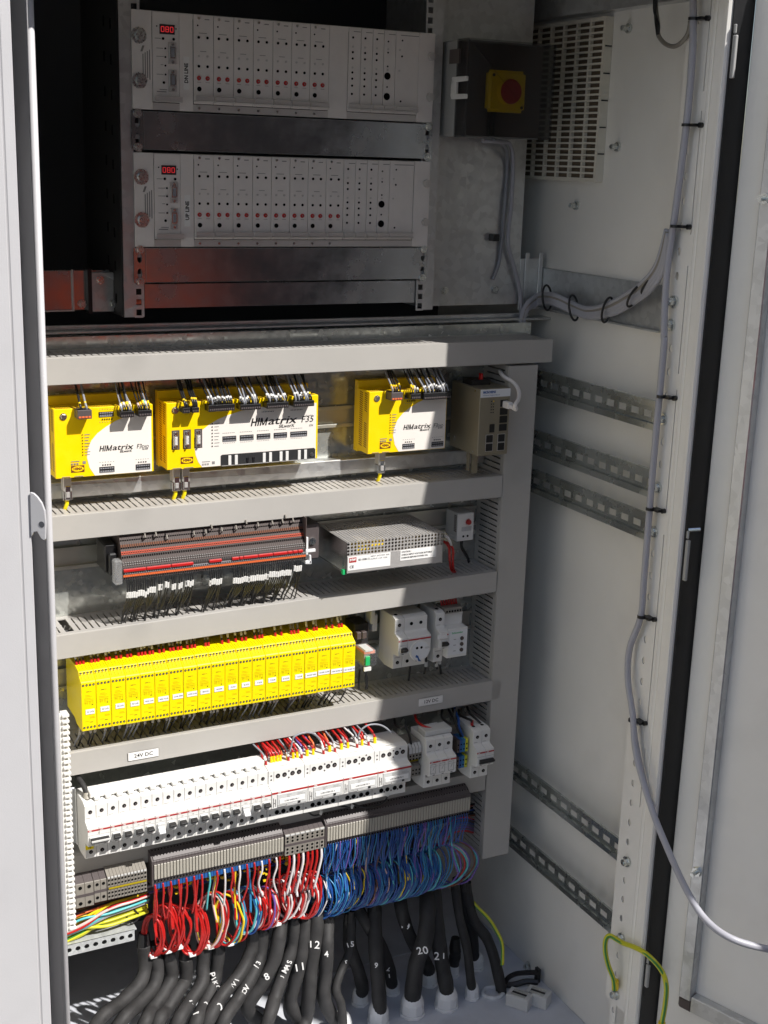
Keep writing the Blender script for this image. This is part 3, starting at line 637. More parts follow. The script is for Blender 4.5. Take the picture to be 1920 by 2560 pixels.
def brand(t, x, z, w_, h, sub, suf, suf2, sx, sw):
    st = h*.17; sl = .22
    def glyph(*quads):
        b_ = MB()
        for q in quads: b_.prism([(px_+pz_*sl, z+pz_) for px_, pz_ in q], Y0-.85, Y0-.5, 'y')
        b_.build('brand_lettering', 'ink', t)
    xh = x; hw = h*.72
    glyph([(xh, 0), (xh+st, 0), (xh+st, h), (xh, h)], [(xh+hw-st, 0), (xh+hw, 0), (xh+hw, h), (xh+hw-st, h)], [(xh+st, h*.42), (xh+hw-st, h*.42), (xh+hw-st, h*.58), (xh+st, h*.58)])
    xi = xh+hw+h*.16; glyph([(xi, 0), (xi+st, 0), (xi+st, h), (xi, h)])
    xm = xi+st+h*.16; mw = h*.92; c_ = xm+mw/2
    glyph([(xm, 0), (xm+st, 0), (xm+st, h), (xm, h)], [(xm+mw-st, 0), (xm+mw, 0), (xm+mw, h), (xm+mw-st, h)], [(c_-st*.45, h*.05), (c_+st*.45, h*.05), (xm+st, h), (xm, h)], [(c_-st*.45, h*.05), (c_+st*.45, h*.05), (xm+mw, h), (xm+mw-st, h)])
    xa_ = xm+mw+h*.12
    for dx_ in (-.018, .018): text('atrix', h, ((xa_+x+w_)/2+dx_*h, Y0-.8-dx_, z+h*.5), 'ink', t, 'brand_lettering', shear=sl, bold=h*.004, width=x+w_-xa_)
    text('SILworX', h*.42, (x+w_*.78, Y0-.8, z-h*.27), 'ink', t, 'brand_lettering', shear=.2, bold=.1)
    text(suf, h*.82, (sx, Y0-.8, z+h*.42), 'ink', t, 'type_lettering', shear=.2, align='LEFT', width=sw)
    if suf2: text(suf2[0], h*.5, (sx+sw+.6, Y0-.8, z+h*.3), 'ink', t, 'type_lettering', shear=.1, align='LEFT'); text(suf2[1], h*.26, (sx+sw+1, Y0-.8, z-h*.12), 'ink', t, 'type_lettering', align='LEFT', bold=.1)
PL = iter(['orange plug of the far left controller', 'middle plug of the far left controller', 'right plug of the far left controller', 'first plug of the large controller', 'second plug of the large controller', 'third plug of the large controller', 'fourth plug of the large controller', 'fifth plug of the large controller', 'sixth plug of the large controller', 'orange plug of the half shaded controller', 'middle plug of the half shaded controller', 'wide plug of the half shaded controller'])
def plug(t, x0, x1, z0, z1, kind, nw, sl, spread=6, wr=1.1, gl='black control wires above the controllers', arch=False):
    plab = next(PL); yb_ = -5 if kind == 'orange' else -4
    MB().box(x0, x1, yb_, Y0-.3, z0, z1).build('plug', 'tdark' if kind == 'orange' else 'black', t, bevel=.6)
    n = 4 if kind == 'orange' else max(4, int((x1-x0)/3.4))
    for i in range(n):
        w_ = (x1-x0-2)/n; xa = x0+1+i*w_
        MB().box(xa+.4, xa+w_-.5, yb_-.8, yb_, z0+1.6, z0+4.2).build('push_lever', 'orange' if kind == 'orange' else 'tdark', t, bevel=.2)
        MB().box(xa+.6, xa+w_-.6, yb_+4, yb_+9, z1-.2, z1+.6).build('wire_entry', 'hole', t)
    for i in range(nw):
        x = x0+2+(x1-x0-4)*(i+.5)/nw; dx = rnd.uniform(-spread, spread*.3); zz = rnd.uniform(-2, 3)
        y0_ = yb_+2+rnd.uniform(0, 4)
        p = [(x, y0_+2, z1-2), (x-.3, y0_-1.5, z1+3), (x-1+dx*.1, y0_+2, z1+9+zz), (x+dx*.5, 20, z1+24), (x+dx, 34+rnd.uniform(0, 12), 1284)]
        s_ = sl[i % len(sl)]
        sv = []
        if s_:
            a = Vector((x-.6, y0_+.0, z1+4+zz)); bq = Vector((x-1.1+dx*.15, y0_+3.2, z1+11+zz)); sv = [(a, bq, 1.9, s_)]
        wire('black wire with marker sleeve from the '+plab, gl, p, wr, rnd.choice(['wire', 'wire', 'gryw']), sv)
def cfgF3(x0, suf):
    def f(t, zb, zt):
        film(t, [(x0+57, zb+.8), (x0+49.5, zb+13), (x0+46, zb+28), (x0+47.5, zb+41), (x0+53, zb+53), (x0+62, zb+63), (x0+75, zb+72), (x0+89, zb+79.5), (x0+106, zb+86), (x0+124, zb+91)], x0+142.5, zb+94.5, zb+.8)
        logo(t, x0+22.5, zb+7.8)
        brand(t, x0+64.2, zb+36.2, 50, 8.2, 0, 'F3', (suf, '16 8 01'), x0+119.5, 7.5)
        sock(t, x0+63.5, x0+86, zb+4.2, zb+12.8); sock(t, x0+117.8, x0+140, zb+4, zb+12.6)
        sock(t, x0+64.7, x0+86.5, zb+86.8, zb+94.2)
        dots(t, [(x0+40, zb+62.4-i*4.23) for i in range(8)], .9)
        dots(t, [(x0+69+i*3.6, zb+15.6) for i in range(4)]+[(x0+122.5+i*3.6, zb+15.8) for i in range(4)]+[(x0+70+i*3.4, zb+83.2) for i in range(5)], 1.1)
        lines(t, [(x0+43, x0+51-(i % 3), zb+62-i*4.23, .9) for i in range(8)]+[(x0+22.5, x0+35, zb+23.5, 1)]+[(x0+22.5+k*4, x0+25.5+k*4, zb+20.5-j*1.6, .9) for k in range(3) for j in range(2)]+[(x0+64+i*4, x0+65.6+i*4, zb+19.5, .7) for i in range(6)]+[(x0+118+i*3.6, x0+119.5+i*3.6, zb+19.8, .7) for i in range(6)]+[(x0+9, x0+21, zb+1.6, .8), (x0+27, x0+40, zb+1.4, .8)]+[(x0+66+i*3.8, x0+67.4+i*3.8, zb+97.4, .8) for i in range(6)]+[(x0+66+i*3.8, x0+67.2+i*3.8, zb+79, .8) for i in range(5)], y=Y0-.1)
        o = MB().box(x0+39.5, x0+44, Y0-.6, Y0-.42, zb+19.5, zb+23.6).build('print', 'inkg', t)
    return f
c1 = controller('small yellow safety controller at the far left of its row', 322.6, 467.9, cfgF3(322.6, 'DIO'))
plug(c1, 352, 372.5, 1228.5, 1241.5, 'orange', 2, ['yellow'], 2, 1.7)
plug(c1, 413.6, 434.2, 1227, 1236, 'black', 6, ['wht', 'yellow', 'wht', 'yellow', 'yellow', 'wht'], 9)
plug(c1, 440.6, 461, 1227, 1236, 'black', 6, ['pinkw', 'yellow', 'yellow', 'cyw', 'wht', 'yellow'], 7)
def cfgF35(t, zb, zt):
    x0 = 488.4
    film(t, [(x0+55, zb+.6), (x0+49, zb+9), (x0+45, zb+20), (x0+43.3, zb+32), (x0+44, zb+38), (x0+49, zb+50), (x0+56, zb+58), (x0+67.5, zb+66), (x0+80, zb+72.5), (x0+96, zb+78), (x0+118, zb+83.5), (x0+150, zb+87.5)], 730.8, zb+89, zb+.6)
    logo(t, x0+21.5, zb+8.3)
    brand(t, 621.5, zb+58.9, 75.5, 12, 0, 'F35', None, 704.5, 21)
    text('034', 3.2, (722, Y0-.8, zb+54), 'ink', t, 'type_lettering', shear=.2); text('BY HIMA', 2.2, (719, Y0-.8, zb+70), 'inkg', t, 'type_lettering')
    for xa in (496.4, 514, 531.7):
        o = MB().box(xa, xa+12, Y0-.5, Y0+.2, 1170.2, 1199.6).build('port_recess', 'tdark', t)
        MB().box(xa+1.5, xa+9, Y0-2, Y0-.5, 1172, 1197.5).build('port_plate', 'steel', t, bevel=.4)
        MB().prism([(xa+2, 1176.5), (xa+8, 1177.5), (xa+8, 1191), (xa+2, 1192.5)], Y0-5.5, Y0-2, 'y').build('port_shell', 'steel', t, bevel=.6)
        MB().box(xa+3.1, xa+7.1, Y0-5.9, Y0-5.5, 1178.4, 1190.6).build('port_face', 'wht', t)
        for k, xx in enumerate((xa+4.1, xa+6.1)):
            for j in range(5-k): MB().cyl((xx, Y0-5.95, 1180+k+j*2.1), (xx, Y0-6.1, 1180+k+j*2.1), .45, n=6).build('port_pin', 'hole', t)
        for z in (1174, 1195): MB().cyl((xa+5, Y0-2, z), (xa+5, Y0-5, z), 1.7, n=6).build('port_stud', 'chrome', t)
    for a, b in ((575.8, 598), (603.7, 626.2), (631.4, 653.8), (659.4, 681.8), (687.2, 715.7)): sock(t, a, b, 1177, 1185.4, 8)
    MB().prism([(573, 1139.2), (573, 1155.5), (575, 1157.2), (728, 1157.2), (730, 1155), (730, 1139.2)], Y0-.9, Y0-.5, 'y').build('lower_recess', 'blackm', t)
    zx_ = Q(580, 930, 6.9125); zy_ = Q(380, 930, 6.9125)
    for q in [zy_(1338, 1510, y=Y0), zy_(1450, 1505, y=Y0)]+[zx_(c, 1450, y=Y0) for c in (550, 658, 840, 945, 1155, 1262)]: MB().box(q.x-2.4, q.x+2.2, Y0-2.4, Y0-.9, 1140.4, 1155.5).build('white_rib', 'wht', t, bevel=.2)
    for q in (zx_(265, 1500, y=Y0), zx_(368, 1490, y=Y0)): MB().prism([(q.x-2, 1150), (q.x+2, 1150), (q.x+1, 1142), (q.x-1, 1142)], Y0-2, Y0-.9, 'y').build('latch', 'black', t)
    MB().box(574, 729, Y0-1.8, Y0-.9, 1139.4, 1140.3).build('recess_edge', 'alu', t)
    MB().cyl((724, Y0-.9, 1147), (724, Y0-2, 1147), 3.2, n=14).build('screw', 'chrome', t)
    dots(t, [(559.5, zb+66.6-i*4.97) for i in range(8)], 1.1)
    lines(t, [(563, 571-(i % 3), zb+66-i*4.97, .9) for i in range(8)]+[(543, 556, zb+8.2, 1)]+[(543+k*4, 546+k*4, zb+5-j*1.6, .9) for k in range(3) for j in range(2)]+[(a+i*2.9, a+1.8+i*2.9, 1190, .8) for a in (576, 604, 632, 660, 688) for i in range(7)]+[(a+i*2.9, a+1.4+i*2.9, 1174.4, .6) for a in (577, 605, 633, 661, 688) for i in range(7)]+[(497, 511, zb+1.6, .8), (515, 530, zb+1.4, .8)], y=Y0-.1)
    MB().box(559, 563.5, Y0-.6, Y0-.42, zb+4, zb+8.4).build('print', 'inkg', t)
    dots(t, [(xx+i*2.6, 1219.5) for xx in (640, 688) for i in range(8)], .7)
c2 = controller('large yellow safety controller in the middle of its row with three round-pin ports', 488.4, 734, cfgF35)
zy5 = Q(380, 930, 6.9125); zx5 = Q(580, 930, 6.9125)
plug(c2, 508, 519.5, 1228, 1236, 'black', 2, ['yellow'], 3, 1.7)
plug(c2, 521.5, 533, 1228, 1236, 'black', 3, ['yellow'], 5, 1.5)
plug(c2, 547.5, 589, 1228, 1238, 'black', 11, ['wht'], 10, 1.4)
plug(c2, 597.5, 631, 1227.5, 1236, 'black', 9, ['wht', 'wht', None], 12, 1.3)
plug(c2, 640.5, 676.5, 1227.5, 1236.5, 'black', 10, ['wht'], 12, 1.3)
plug(c2, 684.5, 719, 1227.5, 1236.5, 'black', 9, ['wht', 'wht', 'wht', 'wht', 'wht', 'wht', 'wht', 'wht', 'yellow'], 8, 1.5)
c3 = controller('small yellow safety controller right of the middle, its right half in shade', 822.8, 965.3, cfgF3(821.5, 'DIO'))
plug(c3, 852, 872.5, 1228.5, 1241.5, 'orange', 4, ['yellow'], 3, 1.5)
plug(c3, 888, 906, 1228.5, 1237.5, 'black', 4, ['yellow', 'yellow', 'wht', 'wht'], 6)
plug(c3, 911, 962, 1226.5, 1237.5, 'black', 12, ['wht'], 9, 1.5)
# yellow network patch leads below the controllers
zw5 = Q(840, 930, 5.53)
for i, (u, v, u2, v2) in enumerate((zE and (zE(228, 830, y=40), zE(228, 900, y=30), 0, 0), (zE(822, 785, y=40), zE(822, 900, y=25), 0, 0), (zE(872, 780, y=40), zE(872, 890, y=25), 0, 0), (zF(475, 800, y=40), zF(470, 905, y=25), 0, 0))):
    x = u.x; t = thing('network_plug', ['metal network plug under the left controller', 'left metal plug of the pair under the large controller', 'right metal plug of the pair under the large controller', 'metal network plug under the half shaded controller'][i], 'plug', (x, 38, 1139), 'metal network plugs')
    MB().box(x-6, x+6, 30, 46, 1116, 1138.5).build('plug_shell', 'alu', t, bevel=.8)
    MB().box(x-4, x+4, 29, 30, 1104, 1124).box(x-6.6, x+6.6, 31, 44, 1102, 1116).build('strain_relief', 'steel', t, bevel=.5)
    MB().box(x-2.6, x+2.6, 28.4, 29, 1107, 1115).build('clip', 'alu', t)
    MB().tube([(x, 37, 1103), (x-.5, 36, 1096), (x-3, 38, 1088), (x-4, 42, 1078)], 2.9, n=9).build('yellow_lead', 'yell2', t, smooth=True)
# ---------------------------------------------------------------- ethernet switch
sw = thing('network_switch', 'brownish metal network switch at the right end of the top row', 'network switch', (1033, 30, 1131), None)
MB().box(1004, 1062, -25, 68, 1131.5, 1243).build('case', 'brownp', sw, bevel=1)
MB().box(1004.6, 1061.5, -25.5, -25, 1229, 1242).build('name_strip', 'gland', sw)
text('MICROSENS', 3.6, (1021, -25.7, 1237.3), 'bluep', sw, 'brand_lettering', bold=.25, width=24); text('Industrial Gigabit Switch', 1.9, (1025, -25.7, 1232.4), 'bluep', sw, 'brand_lettering', width=32)
for i in range(4): MB().box(1043, 1058, -25.8, -25.1, 1198.5-i*13.5+13.5, 1210-i*13.5+13.5).build('port', 'black', sw, bevel=.4)
for x in (1019, 1042):
    for z in (1139, 1153.5): MB().box(x, x+13, -26.4, -25.1, z, z+12.5).build('port', 'black', sw, bevel=1);
for x in (1019, 1042):
    for z in (1139, 1153.5): MB().box(x-.6, x+13.6, -25.6, -25.05, z-.6, z+13.1).build('port_rim', 'alu', sw)
MB().box(1025, 1034, -25.8, -25.1, 1170, 1184).build('port', 'black', sw)
for r_ in range(5):
    for c_ in range(2): MB().cyl((1026+c_*4, -25.2, 1222-r_*4.6), (1026+c_*4, -26, 1222-r_*4.6), 1, n=8).build('status_led', 'ink' if (r_, c_) != (0, 1) else 'yellow', sw)
for x, y_, z in ((1003.8, -10, 1238), (1003.8, -12, 1137), (1003.8, 50, 1145), (1003.8, 50, 1150)): MB().cyl((x+.3, y_, z), (x-.8, y_, z), 1.6, n=8).build('screw', 'steel', sw)
MB().box(1008, 1044, 10, 40, 1243, 1252).build('power_plug', 'black', sw); MB().box(1026, 1030, 12, 18, 1252, 1262).build('red_tab', 'red', sw)
MB().box(1004, 1009, 5, 9, 1100, 1131).box(1012, 1022, 2, 8, 1096, 1131).build('grounding_foot', 'brownp', sw)
wc = thing('white_patch_lead', 'white network lead curling out of the switch up to the top duct', 'lead', (1052, -30, 1216))
MB().box(1046.5, 1056, -44, -26, 1211, 1222).build('lead_plug', 'whw', wc, bevel=1.2)
Qv = Q(1110, 930, 7.541)
pts = [(1051, -43, 1216), (1053, -58, 1213)]+[tuple(Qv(a, b_, y=yy)) for a, b_, yy in ((1340, 620, -62), (1400, 520, -50), (1415, 400, -38), (1370, 270, -25), (1270, 170, -14), (1160, 110, -4), (1090, 50, 8), (1050, -20, 22))]
MB().tube(pts, 3.3, n=10).build('sheath', 'whw', wc, smooth=True)
# ---------------------------------------------------------------- terminal strip, second row
ts = thing('terminal_strip', 'long four level terminal strip with orange levers and red jumpers under the second duct', 'terminal strip', (560, 70, 984), None)
N = 84; p_ = 3.5; X0 = 410.5
def ty(z): return 3-(1043-z)*.36 if z > 1003 else -11.4-(1003-z)*.06
prof = [(70, 990), (70, 1052), (12, 1052), (5, 1046), (-12, 1000), (-12.5, 985), (0, 982), (20, 982)]
for i in range(N):
    if i == 0: a = MB().prism(prof, .15, p_-.15, 'x'); a.v = [(x+X0, y, z) for x, y, z in a.v]; tb = a.build('terminal', 'tgrey', ts);
    else: o = tb.copy(); scene.collection.objects.link(o); o.parent = ts; o.location = (i*p_*S, 0, 0)
def rowm(nm, m, zc, h, r=None, w_=2.5, dy=.5, stuff=True, sel=None):
    b = MB()
    for i in range(N):
        if sel and not sel(i): continue
        x = X0+i*p_+p_/2; y = 5-(1046-zc)*(17/46) if zc > 1000 else -12
        sl = 17/46 if zc > 1000 else 0
        if r: b.cyl((x, y-.1, zc), (x, y-dy, zc), r, n=7)
        else: b.prism([(y+1, zc-h/2), (y-dy-sl*h/2, zc-h/2), (y-dy+sl*h/2, zc+h/2), (y+1, zc+h/2)], x-w_/2, x+w_/2, 'x')
    b.build(nm, m, ts, stuff=stuff)
rowm('wire_entries', 'hole', 1041, 0, 1.35)
rowm('levers', 'browny', 1033.5, 3.6, dy=.8); rowm('wire_entries', 'hole', 1030.5, 0, 1.2, dy=1)
rowm('levers', 'torange', 1023.5, 4.6, w_=3.1, dy=.8); rowm('lever_notches', 'hole', 1023.5, 2, .8, dy=1.4); rowm('wire_entries', 'hole', 1017.5, 3, w_=2)
b = MB()
for a_, b_ in ((0, 10), (10, 21), (21, 28), (28, 31), (31, 41), (41, 51), (51, 60), (60, 70), (70, 78), (78, 84)):
    x0, x1 = X0+a_*p_+.3, X0+b_*p_-.3; b.prism([(-3, 1004.5), (-9.6, 1004.5), (-6.2, 1013.5), (-1, 1013.5)], x0, x1, 'x')
b.build('marker_strip', 'tgl', ts, stuff=True)
rowm('marker_print', 'inkg', 1010.2, .7, w_=1.9, dy=2.1); rowm('marker_print', 'inkg', 1007.2, .7, w_=1.9, dy=2.1)
rowm('jumper_slots', 'black', 1001, 4.5, w_=1.8, dy=.3)
for a_, b_ in ((0, 10), (10, 21), (21, 31), (38, 44), (48.5, 52), (52, 54), (54, 61), (61, 68), (68, 75), (75, 77.5), (77.5, 80), (80, 82.5)):
    MB().box(X0+a_*p_+.4, X0+b_*p_-.4, -15.5, -11, 997, 1001.4).build('red_jumper', 'red', ts, bevel=.7)
MB().box(X0+1, X0+N*p_, -13.2, -12, 993.2, 996.6).build('light_edge', 'tgl', ts)
rowm('lower_entries', 'hole', 994.9, 1.6, w_=1.7, dy=1.6)
rowm('lower_levers', 'orange', 990.6, 3, w_=3, dy=1.2); rowm('wire_entries', 'hole', 987, 0, 1.1, dy=1)
MB().box(X0+N*p_, X0+N*p_+1.2, -12, 70, 982, 1052).build('end_plate', 'tgrey', ts)
MB().box(X0-20, X0-1, 14, 60, 990, 1034).box(X0-16, X0-4, 4, 14, 988, 1022).build('end_clamp', 'black', ts, bevel=2)
MB().box(X0-13, X0-1, -14, 2, 978, 1016).build('clear_cap', 'clear', ts, bevel=2)
MB().box(X0+N*p_+2, X0+N*p_+10, 0, 60, 975, 1016).box(X0+N*p_, X0+N*p_+17, -13, -9, 995, 1000).box(X0+N*p_, X0+N*p_+10, -12, -7, 976, 981).box(X0+N*p_+7, X0+N*p_+10, -12, -7, 976, 990).build('end_bracket', 'gland', ts, bevel=.6)
MB().box(X0+N*p_+11, X0+N*p_+38, 20, 66, 972, 1032).build('end_clamp', 'tdark', ts, bevel=2)
MB().cyl((X0+N*p_+25, 20, 1003), (X0+N*p_+25, 17, 1003), 6, n=14).build('clamp_screw', 'chrome', ts)
# upper markers (wires entering from above)
zt2 = [(575, 1), (640, 1), (705, 2), (865, 2), (935, 2), (970, 1), (1030, 2), (1115, 2), (1175, 1), (1245, 2), (1330, 2), (1390, 2), (1408, 1), (1452, 2)]
for a_, k in zt2:
    q = z2A(a_, 380-(a_-500)*.135-(20 if k == 2 else 45), y=-2)
    wire('black wire with pale marker entering the terminal strip from above', 'black wires above the terminal strip', [(q.x, 2, q.z-8), (q.x, -3, q.z-3), (q.x-1, 6, q.z+3), (q.x-3, 34, q.z+9)], .9, 'wire', [((q.x, -3.6, q.z-4), (q.x-.4, -1, q.z+2), 1.4, 'tbeige')])
# wires below the strip, dropping into the third duct
def drops(i0, i1, zs, conv=5, step=1, red=False):
    for i in range(i0, i1, step):
        x = X0+i*p_+p_/2; g0 = X0+(i//conv)*conv*p_+conv*p_/2
        zz = zs(i)+rnd.uniform(-1.2, 1.2); xe = x*.35+g0*.65-4+rnd.uniform(-2, 2)
        p = [(x, -10, 988), (x+.3, -13, 983), (x, -14+rnd.uniform(-1, 1), zz+3), (x-.5, -13, zz-8), (x*.6+xe*.4, -2, 940), (xe, 10+rnd.uniform(-4, 8), 918), (xe, 20+rnd.uniform(-4, 8), 896)]
        wire('thin black wire with white marker running from the terminal strip down into the third duct', 'black wires below the terminal strip', p, 1.15, 'wire', [((x+.1, -14.2, zz+4.2), (x-.5, -13.8, zz-4.8), 1.95, 'wht')])
drops(1, 10, lambda i: 962+(0 if i < 9 else -3)); drops(10, 14, lambda i: 965); drops(15, 17, lambda i: 969); drops(18, 20, lambda i: 971); drops(21, 23, lambda i: 967, conv=4); drops(24, 26, lambda i: 967); drops(27, 31, lambda i: 968)
drops(38, 44, lambda i: 966, 6); drops(49, 66, lambda i: 964); drops(66, 74, lambda i: 967); drops(74, 77, lambda i: 967); drops(78, 82, lambda i: 972)
class Mass:
    def __init__(s): s.d = {}
    def add(s, pts, r, m, n=6): s.d.setdefault(m, MB()).tube(pts, r, n=n)
    def done(s, label, grp=''):
        t = thing('wire_mass', label, 'wires', (600, 0, 650)); t['kind'] = 'stuff'
        for m, b in s.d.items(): b.build('wires', m, t, smooth=True, stuff=True)
massA, massB = Mass(), Mass()
# ---------------------------------------------------------------- yellow safety relays
RL = ['R1 UCR', 'R2 UCR', 'R3 UCR', 'R4 UCR', 'HDR1 UCR', 'HDR1 VCUR', 'LCOR OPEN', 'LCOR CLOSE', 'BEACON', 'BUZZER', 'X UCR', 'B UCR', 'T UCR', 'T VCUR', 'B VCUR', 'Y VCUR', 'SOUND OPEN', 'SOUND CLOSE', 'HDR GUARD 1B', 'RD1 GUARD 1B']
LP = [(218, 537), (295, 522), (373, 507), (450, 495), (523, 482), (598, 470), (675, 457), (747, 444), (814, 433), (886, 420), (957, 409), (1025, 397), (1093, 386), (1161, 373), (1231, 365), (1301, 355), (1367, 345), (1432, 332), (1499, 325), (1560, 317)]
RW = 22.55; RX0 = 339.6
rp = [(66, 764), (66, 853), (10, 853), (-10, 850.5), (-12, 849.5), (-12, 845), (-23.5, 838), (-25, 836.5), (-25, 760), (-23, 758.6), (8, 758), (22, 764)]
def relay_proto():
    t = thing('safety_relay', 'x', 'relay module', (0, 0, 758), 'yellow safety relay modules')
    MB().prism(rp, .35, RW-.4, 'x').build('housing', 'yell2', t, bevel=.5)
    for nm, z, y in (('screw_row', 832.6, -25), ('screw_row', 847.2, -12), ('screw_row', 765, -25)):
        b = MB()
        for i in range(4):
            x = 3.4+i*5.2; b.cyl((x, y-.1, z), (x, y-.45, z), 1.75, n=10)
        b.build(nm, 'ink', t, stuff=True)
        b = MB()
        for i in range(4):
            x = 3.6+i*5.2; b.box(x-.9, x+.9, y-.75, y-.4, z-.55, z+.1)
        b.build('screw_heads', 'alu', t, stuff=True)
    b = MB()
    for i in range(4):
        x = 3.4+i*5.2; b.prism([(-22.5, 840.2), (-13.5, 846.2), (-13.5, 846.6), (-22.5, 840.6)], x-.3, x+.3, 'x').prism([(-14.5, 845.5), (-13.5, 846.2), (-13.5, 846.6), (-14.5, 845.9)], x-2, x+.3, 'x')
        b.prism([(-8, 850.6), (6, 852.4), (6, 852.9), (-8, 851.1)], x-.3, x+.3, 'x')
    b.build('entry_marks', 'yelldk', t, stuff=True)
    b = MB().box(7.5, 12, -25.3, -25.05, 821.6, 822.3).box(12.5, 15.5, -25.3, -25.05, 821.8, 822.1).box(15.6, 17.2, -25.4, -25.05, 800.2, 801.4).box(12, 16.6, -25.3, -25.05, 772.6, 773.2)
    b.build('dark_print', 'ink', t)
    b = MB()
    for z, x0, x1 in ((816, 6, 13), (814, 6, 16), (811, 4, 14), (809, 4, 18), (806.5, 4, 18), (781, 12, 19), (779.4, 12, 20), (774.5, 5, 11), (804, 4, 10)): b.box(x0, x1, -25.25, -25.05, z, z+.35)
    for x in (6, 8.5, 12, 14, 17): b.box(x, x+.3, -25.25, -25.05, 801.5, 807)
    b.build('faint_print', 'yelldk', t)
    return t
rel0 = relay_proto()
order = ['leftmost', 'second', 'third', 'fourth', 'fifth', 'sixth', 'seventh', 'eighth', 'ninth', 'tenth', 'eleventh', 'twelfth', 'thirteenth', 'fourteenth', 'fifteenth', 'sixteenth', 'seventeenth', 'eighteenth', 'nineteenth', 'rightmost']
protos = list(rel0.children)
for i in range(20):
    x = RX0+i*RW
    nm = '%s yellow relay module in the row, its white sticker reading %s' % (order[i], RL[i])
    if i == 0: r = rel0; r.location = Vector((x, 0, 758))*S; r['label'] = nm
    else:
        r = rel0.copy(); scene.collection.objects.link(r); r.location = Vector((x, 0, 758))*S; r['label'] = nm; r.location.y = rnd.uniform(-.6, .6)*S; r.location.z += rnd.uniform(-.25, .25)*S
        for ch in protos: c = ch.copy(); scene.collection.objects.link(c); c.parent = r
    ORG[r.name] = (x, 0, 758)
    q = z3(*LP[i], y=-25); wd = 20.5 if i >= 16 else 16.5 if i in (5, 6, 7) else 15.5 if i in (4, 8, 9) else 13.6
    xc = min(max(q.x, x+wd/2+.8), x+RW-wd/2-.8) if i < 16 else x+RW/2
    MB().box(xc-wd/2, xc+wd/2, -25.9, -25.3, q.z-4, q.z+4).build('sticker', 'lab', r, bevel=.2)
    text(RL[i], 2.0 if wd > 15 else 2.3, (xc+.6, -26, q.z), parent=r, name='sticker_lettering', width=min(wd-3, 2.0*len(RL[i])*.8), bold=.05)
    # wires on top: red ferrule, beige marker, black tail; below: grey ferrules dropping into the fourth duct
    for k in rnd.sample([0, 1, 2, 3], 3 if i < 8 else 2):
        xx = x+3.4+k*5.2; h = rnd.uniform(0, 4); dx = rnd.uniform(-3, 2)
        wire('black wire with beige marker and red tip behind the relay reading %s' % RL[i], 'wires above the relay modules', [(xx, 12, 852), (xx, 14, 860), (xx+dx*.4, 18, 868+h), (xx+dx, 34, 890)], 1.3, 'wire',
             [((xx, 10, 851), (xx+dx*.1, 12, 858.5), 2.2, 'redw'), ((xx+dx*.15, 13, 860+h), (xx+dx*.4, 17, 869+h), 1.9, rnd.choice(['tbeige', 'wht', 'tcream']))])
    for k in rnd.sample([0, 1, 2, 3], 2 if i % 3 else 3):
        xx = x+3+k*5.2; dx = rnd.uniform(-6, 3)
        massA.add([(xx, 4, 762), (xx, 0, 753), (xx+dx*.3, 2, 742), (xx+dx, 18, 722), (xx+dx*1.2, 34, 700)], 1.5, rnd.choice(['wire', 'gryw', 'wire']))
        massA.d.setdefault('tcream', MB()).cyl((xx, -1, 756), (xx+dx*.15, 0, 744), 2.3, n=8)
massA.done('dark wires with pale markers dropping from the yellow relay modules into the fourth duct')
MB().box(312, 330, 40, 44, 800, 806).build('rail_end', 'steel', mp, bevel=1)
